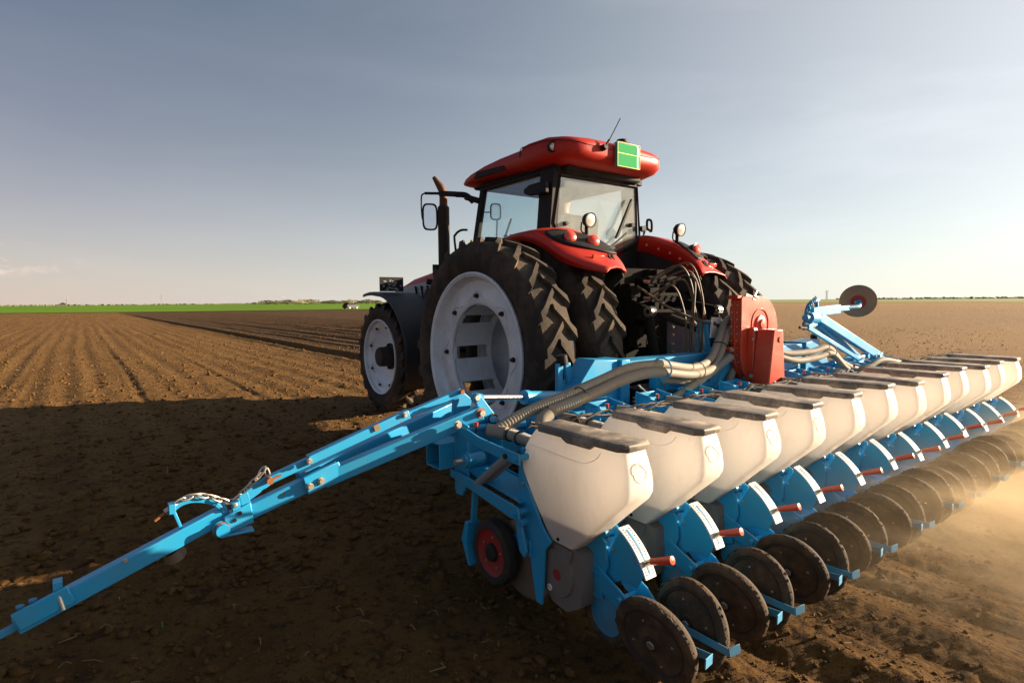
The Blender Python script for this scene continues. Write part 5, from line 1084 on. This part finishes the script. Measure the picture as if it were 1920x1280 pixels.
# ---- row unit 1, copied eleven times
XC = 1.62
def row_unit():
    b = MB().use('blue'); xl, xr = XC-.135, XC+.085
    # mounting clamp on the toolbar
    for x in (xl+.01, xr-.01): b.prism([(2.36, .78), (2.48, .80), (2.48, .42), (2.42, .42), (2.36, .50)], x-.006, x+.006)
    b.box(xl, xr, 2.47, 2.479, .44, .79)
    # upper and lower parallel links
    for x in (xl-.010, xr+.004):
        b.prism([(2.44, .735), (2.435, .772), (2.36, .775), (2.24, .752), (2.10, .742), (1.93, .735), (1.925, .685), (2.10, .690), (2.24, .700), (2.36, .725)], x-.005, x+.005)
        b.prism([(2.50, .505), (2.50, .54), (2.42, .545), (1.94, .50), (1.925, .445), (1.99, .440), (2.25, .475)], x-.005, x+.005)
    b.bar((XC-.02, 2.42, .545), (XC-.02, 1.98, .50), .17, .008)
    b.cyl((xl-.02, 2.42, .75), (xr+.01, 2.42, .75), .014, 10); b.cyl((xl-.02, 1.95, .71), (xr+.01, 1.95, .71), .014, 10); b.cyl((xl-.02, 2.46, .52), (xr+.01, 2.46, .52), .014, 10); b.cyl((xl-.02, 1.96, .47), (xr+.01, 1.96, .47), .014, 10)
    # body plates
    for x in (XC-.075, XC+.075):
        b.prism([(2.00, .74), (2.02, .66), (2.03, .40), (1.95, .33), (1.93, .22), (1.90, .08), (1.86, .08), (1.84, .33), (1.80, .375), (1.86, .43), (2.00, .64), (1.965, .74)], x-.006, x+.006)
    b.box(XC-.075, XC+.075, 1.96, 2.0, .36, .70)
    # gauge wheel arm, adjusting link and bracket
    b.prism([(1.965, .43), (1.99, .44), (2.0, .41), (1.975, .29), (1.94, .27), (1.925, .30)], XC-.115, XC-.103)
    b.prism([(1.92, .345), (2.06, .35), (2.22, .235), (2.30, .20), (2.30, .15), (2.22, .16), (2.05, .262), (1.92, .262)], XC+.008, XC+.018)
    b.prism([(1.93, .345), (2.10, .335), (2.12, .27), (2.04, .255), (1.93, .262)], XC-.098, XC-.088) if False else None
    b.box(XC-.09, XC+.018, 1.93, 1.945, .27, .34); b.prism([(1.93, .345), (2.085, .342), (2.085, .262), (1.93, .262)], XC-.018, XC-.010)
    b.cyl((XC-.12, 1.965, .42), (XC-.07, 1.965, .42), .02, 12)
    # clod deflector blade in front
    b.prism([(2.46, .27), (2.50, .16), (2.49, .155), (2.44, .05), (2.42, .05), (2.45, .16), (2.43, .27)], XC-.09, XC-.02); b.bar((XC-.05, 2.42, .46), (XC-.05, 2.44, .26), .03, .02, up=(0, 1, 0))
    # rear casting under the hopper
    b.prism([(1.68, .44), (1.70, .33), (1.66, .25), (1.60, .27), (1.575, .33), (1.585, .42), (1.62, .455)], XC+.02, XC+.034); b.prism([(1.66, .45), (1.68, .36), (1.60, .36), (1.575, .42), (1.60, .47)], XC+.075, XC+.087)
    b.bar((XC+.03, 1.62, .40), (XC+.085, 1.62, .40), .035, .05)
    # sector plate and press wheel arms
    cy, cz = 1.68, .22
    pol = [(1.665, .245)]+[(cy-.305*math.cos(R_(a)), cz+.305*math.sin(R_(a))) for a in (60, 53, 46, 39, 32, 25)]+[(1.44, .285), (1.52, .285), (1.60, .235)]
    b.prism(pol, XC+.040, XC+.046)
    b.prism([(1.70, .305), (1.66, .33), (1.60, .30), (1.36, .185), (1.29, .15), (1.30, .12), (1.40, .135), (1.62, .215), (1.69, .25)], XC+.018, XC+.028)
    b.prism([(1.64, .30), (1.52, .31), (1.44, .27), (1.34, .185), (1.30, .16), (1.31, .13), (1.42, .18), (1.55, .22)], XC+.098, XC+.106)
    b.cyl((XC+.01, 1.668, .285), (XC+.11, 1.668, .285), .022, 14); b.cyl((XC+.0, 1.50, .225), (XC+.115, 1.50, .225), .012, 10); b.box(XC+.028, XC+.1, 1.37, 1.40, .19, .21)
    b.prism([(1.70, .24), (1.70, .19), (1.64, .17), (1.60, .18), (1.61, .22)], XC+.022, XC+.030)
    unit = b.build('row_unit', planter, (XC, 1.9, .4), bevel=.0035); kids = []
    def kid(bb, name, **k): o = bb.build(name, unit, **k); kids.append(o); return o
    for p_, d_, r_, h_ in (((XC-.018, 2.06, .305), (-1, 0, 0), .009, .008), ((XC-.018, 2.025, .308), (-1, 0, 0), .009, .008), ((XC-.115, 1.965, .425), (-1, 0, 0), .010, .008), ((XC-.155, 1.95, .71), (-1, 0, 0), .010, .008), ((XC-.155, 1.96, .47), (-1, 0, 0), .011, .008), ((XC-.155, 2.46, .52), (-1, 0, 0), .010, .008),
                           ((XC-.082, 1.985, .58), (-1, 0, 0), .008, .007), ((XC+.016, 1.668, .285), (-1, 0, 0), .014, .008), ((XC+.016, 1.63, .285), (-1, 0, 0), .009, .006), ((XC+.036, 1.56, .40), (-1, 0, 0), .006, .004), ((XC+.018, 1.50, .225), (-1, 0, 0), .008, .005), ((XC+.018, 1.42, .195), (-1, 0, 0), .006, .004)):
        b = MB(); bolt(b, p_, d_, r_, h_, 'zinc' if r_ < .0085 else 'blue'); kid(b, 'bolt')
    # adjuster block under the hopper
    b = MB().use('blue'); b.box(XC+.034, XC+.075, 1.585, 1.655, .395, .435); b.cyl((XC+.02, 1.60, .455), (XC+.09, 1.60, .455), .016, 14); b.prism([(1.575, .40), (1.555, .43), (1.56, .47), (1.59, .485), (1.62, .47), (1.62, .44)], XC+.076, XC+.084); b.use('zinc'); b.cyl((XC+.05, 1.60, .43), (XC+.055, 1.585, .49), .007, 8); kid(b, 'adjuster_block', bevel=.003)
    # hopper
    b = MB().use('hopper'); wt, wm, wb = .066, .088, .058
    sec = [(wb, 1.690, 1.832, .376), (wb+.004, 1.672, 1.846, .392), (.070, 1.585, 1.90, .470), (.080, 1.490, 1.955, .560), (wm, 1.405, 2.00, .640), (wm+.002, 1.388, 2.008, .672), (wm, 1.386, 2.005, .70), (.083, 1.390, 1.99, .745), (.076, 1.402, 1.962, .79), (wt+.002, 1.412, 1.935, .825), (wt-.004, 1.422, 1.915, .838)]
    rows = []
    for w, y0, y1, z in sec:
        row = []; ym, hy = (y0+y1)/2, (y1-y0)/2; n = 40
        for i in range(n):
            t = 2*math.pi*(i+.5)/n; c, s_ = math.cos(t), math.sin(t); q = 9
            row.append((XC+w*math.copysign(abs(c)**(2/q), c), ym+hy*math.copysign(abs(s_)**(2/q), s_), z+(.006 if 0 else 0)))
        rows.append(row)
    b.grid(rows, closed=True, caps=True)
    b.use('seed'); rows = []
    for w, y0, y1, z in ((.050, 1.70, 1.82, .385), (.062, 1.60, 1.885, .465), (.064, 1.585, 1.89, .478)):
        ym, hy = (y0+y1)/2, (y1-y0)/2; rows.append([(XC+w*math.copysign(abs(math.cos(2*math.pi*(i+.5)/20))**.25, math.cos(2*math.pi*(i+.5)/20)), ym+hy*math.copysign(abs(math.sin(2*math.pi*(i+.5)/20))**.25, math.sin(2*math.pi*(i+.5)/20)), z) for i in range(20)])
    b.grid(rows, closed=True, caps=True)
    b.use('hopper'); b.lathe([(.0, .040), (.0015, .038), (.0015, .034), (0, .032)], (XC, 1.3895, .755), (0, -1, .06), 32)
    b.tube(catmull([(XC-.0800, 1.955, .765), (XC-.0835, 1.84, .764), (XC-.0835, 1.70, .756), (XC-.0825, 1.60, .758), (XC-.0800, 1.54, .785), (XC-.076, 1.52, .812)], 6), .0016, 6)
    bolt(b, (XC-wb-.004, 1.775, .395), (-1, 0, 0), .006, .006, 'castiron')
    kid(b, 'seed_hopper', smooth=28)
    b = MB().use('lid'); z0 = .838
    o8 = lambda x0, x1, y0, y1, z, c: [(x0, y0+c, z), (x0+c, y0, z), (x1-c*.4, y0, z), (x1, y0+c*.4, z), (x1, y1-c*.4, z), (x1-c*.4, y1, z), (x0+c, y1, z), (x0, y1-c, z)]
    b.grid([o8(XC-.078, XC+.072, 1.405, 1.915, z0-.008, .03), o8(XC-.080, XC+.074, 1.400, 1.918, z0+.012, .03), o8(XC-.074, XC+.070, 1.406, 1.912, z0+.022, .03), o8(XC-.062, XC+.060, 1.43, 1.89, z0+.025, .02)], closed=True, caps=True)
    b.prism([(1.55, z0-.008), (1.57, z0-.022), (1.70, z0-.022), (1.73, z0-.008), (1.73, z0+.01), (1.55, z0+.01)], XC-.086, XC-.074)
    kid(b, 'hopper_lid', bevel=.004)
    # metering housing
    b = MB().use('meter')
    b.prism([(1.83, .375), (1.69, .375), (1.655, .36), (1.645, .25), (1.66, .14), (1.74, .09), (1.83, .10), (1.90, .155), (1.935, .23), (1.93, .31), (1.90, .36)], XC-.045, XC+.06)
    b.lathe([(0, .105), (.010, .10), (.012, .03), (.010, 0)], (XC-.045, 1.80, .24), (-1, 0, 0), 36); b.prism([(1.84, .37), (1.70, .36), (1.72, .30), (1.80, .335)], XC-.052, XC-.045); b.box(XC-.055, XC-.045, 1.86, 1.915, .20, .225)
    b.use('castiron'); rr_ = random.Random(3)
    for j in range(6):
        for i_ in range(4): b.box(XC-.0465, XC-.0452, 1.872+.014*i_, 1.882+.014*i_, .245+.014*j, .252+.014*j)
    b.use('white'); b.cyl((XC-.056, 1.835, .165), (XC-.060, 1.835, .165), .014, 20); b.use('castiron'); b.cyl((XC-.0605, 1.839, .168), (XC-.061, 1.839, .168), .004, 8); b.cyl((XC-.0605, 1.831, .163), (XC-.061, 1.831, .163), .004, 8)
    b.use('redrim'); b.cyl((XC-.056, 1.79, .235), (XC-.0575, 1.79, .235), .024, 24)
    kid(b, 'seed_meter', bevel=.003)
    # gauge wheel, opener disc
    gx, gy, gz = XC-.035, 2.27, .165; b = MB().use('rubber'); b.lathe([(-.035, .115), (-.036, .140), (-.028, .153), (-.012, .158), (.012, .158), (.028, .153), (.036, .140), (.035, .115)], (gx, gy, gz), (1, 0, 0), 48, close=True)
    b.use('redrim'); b.lathe([(-.034, .118), (-.026, .112), (-.020, .095), (-.018, .05), (-.018, 0)], (gx, gy, gz), (1, 0, 0), 40)
    b.lathe([(.034, .118), (.020, .1), (.018, 0)], (gx, gy, gz), (1, 0, 0), 32); b.use('castiron'); b.lathe([(-.018, .045), (-.034, .042), (-.038, .034), (-.040, .02), (-.040, 0)], (gx, gy, gz), (1, 0, 0), 28)
    for k in range(5): t = k*1.2566+.4; bolt(b, (gx-.021, gy+.075*math.cos(t), gz+.075*math.sin(t)), (-1, 0, 0), .005, .005)
    kid(b, 'gauge_wheel', smooth=35)
    b = MB().use('disc'); b.lathe([(-.002, .185), (0, .19), (.002, .185), (.004, .08), (.012, .05), (.012, 0)], (XC+.028, 2.11, .165), (1, .05, 0), 56); b.lathe([(.002, .185), (0, .19), (-.002, .185), (-.004, .08), (-.004, 0)], (XC+.028, 2.11, .165), (1, .05, 0), 56); kid(b, 'opener_disc')
    b = MB().use('blue_worn'); b.lathe([(-.010, .085), (-.012, .07), (-.02, .04), (-.02, 0)], (XC+.045, 1.595, .115), (1, 0, 0), 36); b.use('presstyre'); b.lathe([(-.010, .083), (-.016, .10), (-.010, .118), (.010, .118), (.016, .10), (.010, .083)], (XC+.045, 1.595, .115), (1, 0, 0), 40, close=True); kid(b, 'firming_wheel')
    # springs covered by rubber sleeves between the links
    for x in (XC-.135, XC-.085):
        b = MB().use('greybody'); p, q = Vector((x, 2.03, .70)), Vector((x, 2.27, .52)); b.cyl(p, q, .019, 16); b.cyl(p-(q-p).normalized()*.0, p-(q-p).normalized()*.012, .012, 12); b.use('castiron'); b.cyl((x-.024, 2.02, .708), (x+.024, 2.02, .708), .012, 12); kid(b, 'spring_sleeve')
    b = MB().use('blue'); b.cyl((XC-.17, 2.34, .62), (XC-.06, 2.34, .62), .032, 20); b.cyl((XC-.155, 2.34, .62), (XC-.145, 2.34, .62), .040, 20); b.use('zinc'); b.hexb((XC-.215, 2.34, .62), (XC-.17, 2.34, .62), .014); kid(b, 'drive_shaft')
    # delivery hose into the hopper front
    b = MB().use('hose'); b.corr([(XC-.02, 2.27, .757), (XC-.0, 2.16, .752), (XC+.0, 2.06, .748), (XC+.0, 1.97, .745)], .026, .0125, amp=.10); kid(b, 'delivery_hose')
    b = MB().use('hosesm'); b.tube([(XC-.05, 2.30, .758), (XC-.03, 2.27, .757), (XC-.01, 2.20, .754)], .032, 12); kid(b, 'hose_elbow')
    for yy, zz in ((2.18, .753), (2.11, .75)): b = MB().use('castiron'); b.tube([(XC-.003+.031*math.cos(k), yy, zz+.031*math.sin(k)) for k in [z*.5236 for z in range(12)]], .004, 5, closed=True); kid(b, 'hose_tie')
    b = MB().use('orange'); b.cyl((XC-.10, 2.33, .775), (XC-.10, 2.33, .80), .009, 10, .012); b.use('castiron'); b.cyl((XC-.10, 2.33, .75), (XC-.10, 2.33, .777), .004, 6); kid(b, 'red_cap_pin')
    # white curved depth scale with slot and ticks; handle
    b = MB(); r0_, r1_ = .303, .309; x0, x1 = XC+.040, XC+.098; n = 15
    b.use('scale'); rows = []
    for k in range(n+1):
        a = R_(62-40*k/n); rows.append([(x, cy-r*math.cos(a), cz+r*math.sin(a)) for x, r in ((x0, r0_), (x1, r0_), (x1, r1_), (x0, r1_))])
    b.grid(rows, closed=True, caps=True)
    b.use('blue_worn'); rows = []
    for k in range(n+1):
        a = R_(59-34*k/n); rows.append([(x, cy-r*math.cos(a), cz+r*math.sin(a)) for x, r in (((x0+x1)/2-.005, r1_-.002), ((x0+x1)/2+.005, r1_-.002), ((x0+x1)/2+.005, r1_+.0015), ((x0+x1)/2-.005, r1_+.0015))])
    b.grid(rows, closed=True, caps=True); b.use('castiron')
    for k in range(17):
        a = R_(59-34*k/16); 
        for xx in (x0+.012, x1-.012):
            c = Vector((xx, cy-(r1_+.001)*math.cos(a), cz+(r1_+.001)*math.sin(a))); d = Vector((0, math.sin(a), math.cos(a))); b.bar(c-Vector((.004, 0, 0)), c+Vector((.004, 0, 0)), .0035, .002, up=(0, -math.cos(a), math.sin(a)))
    kid(b, 'depth_scale', smooth=30)
    a = R_(33); c = Vector(((x0+x1)/2, cy-.31*math.cos(a), cz+.31*math.sin(a))); d = Vector((.10, -.93, .36)).normalized(); b = MB().use('zinc'); b.cyl(c-d*.03, c+d*.03, .007, 10); b.box(c.x-.022, c.x+.022, c.y-.012, c.y+.0, c.z-.012, c.z+.008)
    b.use('orange'); b.lathe([(.022, .008), (.026, .013), (.05, .0135), (.115, .0165), (.122, .016), (.124, .0)], c, d, 18); kid(b, 'adjusting_handle')
    # press wheels
    for sx, c, toe, cam_ in ((-1, (XC-.045, 1.285, .182), .077, .24), (1, (XC+.155, 1.285, .178), -.07, -.08)):
        nv = Vector((math.cos(toe)*math.cos(cam_), math.sin(toe)*math.cos(cam_), math.sin(cam_))); b = MB().use('presstyre'); R0 = .165; c = Vector(c)
        b.lathe([(-.014, .0), (-.014, .04), (-.010, .06), (-.010, .125), (-.016, .135), (-.015, .150), (-.006, .162), (.004, R0), (.016, R0-.002), (.026, .157), (.028, .142), (.012, .125), (.010, .06), (.014, .04), (.014, 0)], c, nv, 64)
        rgw = random.Random(sx+5); a_ = nv.orthogonal().normalized(); b_ = nv.cross(a_)
        for k in range(46):      # crumbs of soil stuck on the rim
            t = 6.2832*k/46+rgw.uniform(-.05, .05); e = a_*math.cos(t)+b_*math.sin(t); q = c+e*(R0-.004)+nv*rgw.uniform(-.008, .010); s_ = rgw.uniform(.004, .009); tt = nv.cross(e)
            b.add([q+e*s_, q+tt*s_*1.8, q-tt*s_*1.8, q+nv*s_*1.3, q-nv*s_*1.3], [(0, 1, 3), (0, 3, 2), (0, 2, 4), (0, 4, 1), (1, 4, 2, 3)])
        b.use('castiron'); b.lathe([(-.011, .125), (-.013, .122), (-.010, .118)], c, nv, 64); b.lathe([(-.014, .030), (-.020, .028), (-.022, .018)], c, nv, 20); b.use('zinc'); b.lathe([(-.022, .017), (-.027, .015), (-.027, 0)], c, nv, 6); b.use('castiron'); b.lathe([(.014, .028), (.030, .024), (.034, .0)], c, nv, 20)
        for k in range(4): t = k*1.5708+.5; bolt(b, c-nv*.011+(a_*math.cos(t)+b_*math.sin(t))*.088, -nv, .0035, .004, 'zinc')
        kid(b, 'press_wheel', smooth=30)
        # scraper strip with bent pad
        b = MB().use('blue_worn'); inner = c+Vector((.045 if sx < 0 else -.040, 0, 0)); p0 = inner+Vector((0, .02, .0)); p1 = inner+Vector((.012 if sx < 0 else -.005, -.195, .015 if sx < 0 else .0))
        b.bar(p0, p1, .004, .028); 
        b.bar(p1, p1+Vector((-.055 if sx < 0 else .045, -.012, .006)), .004, .034); kid(b, 'scraper', bevel=.001)
    KIDS[unit.name] = kids
    return unit
U0 = row_unit(); JIT = random.Random(12)
for i in range(1, NU):
    c = copy_tree(U0, (SP*i, JIT.uniform(-.008, .008), JIT.uniform(-.010, .006)), planter); c.rotation_euler = (R_(JIT.uniform(-1.3, 1.1)), 0, R_(JIT.uniform(-.7, .7)))

# ================================================================== DUST
def dust():
    m, t, L = mat('dust_cloud'); o = N(t, 'ShaderNodeOutputMaterial'); p = N(t, 'ShaderNodeVolumePrincipled'); L(p.outputs[0], o.inputs['Volume'])
    p.inputs['Color'].default_value = (.95, .76, .50, 1); p.inputs['Anisotropy'].default_value = .1
    tc = N(t, 'ShaderNodeTexCoord'); mp = N(t, 'ShaderNodeMapping'); mp.inputs['Scale'].default_value = (.9, .55, 1.6); L(tc.outputs['Object'], mp.inputs[0])
    n = N(t, 'ShaderNodeTexNoise'); n.inputs['Scale'].default_value = 2.3; n.inputs['Detail'].default_value = 8; n.inputs['Roughness'].default_value = .62; n.inputs['Distortion'].default_value = .6; L(mp.outputs[0], n.inputs['Vector'])
    r = N(t, 'ShaderNodeMapRange'); r.inputs['From Min'].default_value = .42; r.inputs['From Max'].default_value = .72; L(n.outputs['Fac'], r.inputs['Value'])
    g = N(t, 'ShaderNodeSeparateXYZ'); L(tc.outputs['Generated'], g.inputs[0])
    def mr(src, a, b_, c=0, d=1):
        q = N(t, 'ShaderNodeMapRange', interpolation_type='SMOOTHSTEP'); q.inputs['From Min'].default_value = a; q.inputs['From Max'].default_value = b_; q.inputs['To Min'].default_value = c; q.inputs['To Max'].default_value = d; L(src, q.inputs['Value']); return q.outputs[0]
    fs = [mr(g.outputs['Z'], 1, .0), mr(g.outputs['X'], 0, .22), mr(g.outputs['X'], 1, .55), mr(g.outputs['Y'], 1, .86), mr(g.outputs['Y'], 0, .25)]
    cur = r.outputs[0]
    for f in fs:
        mu = N(t, 'ShaderNodeMath', operation='MULTIPLY'); L(cur, mu.inputs[0]); L(f, mu.inputs[1]); cur = mu.outputs[0]
    mu = N(t, 'ShaderNodeMath', operation='MULTIPLY'); L(cur, mu.inputs[0]); mu.inputs[1].default_value = 3.1; L(mu.outputs[0], p.inputs['Density'])
    M['dust'] = m
    b = MB().use('dust'); b.box(2.2, 12.5, -2.4, 1.75, -.02, .62); o = b.build('dust', smooth=0); tag(o, 'golden dust drifting low behind the press wheels of the planter', 'dust', kind='stuff')
dust()
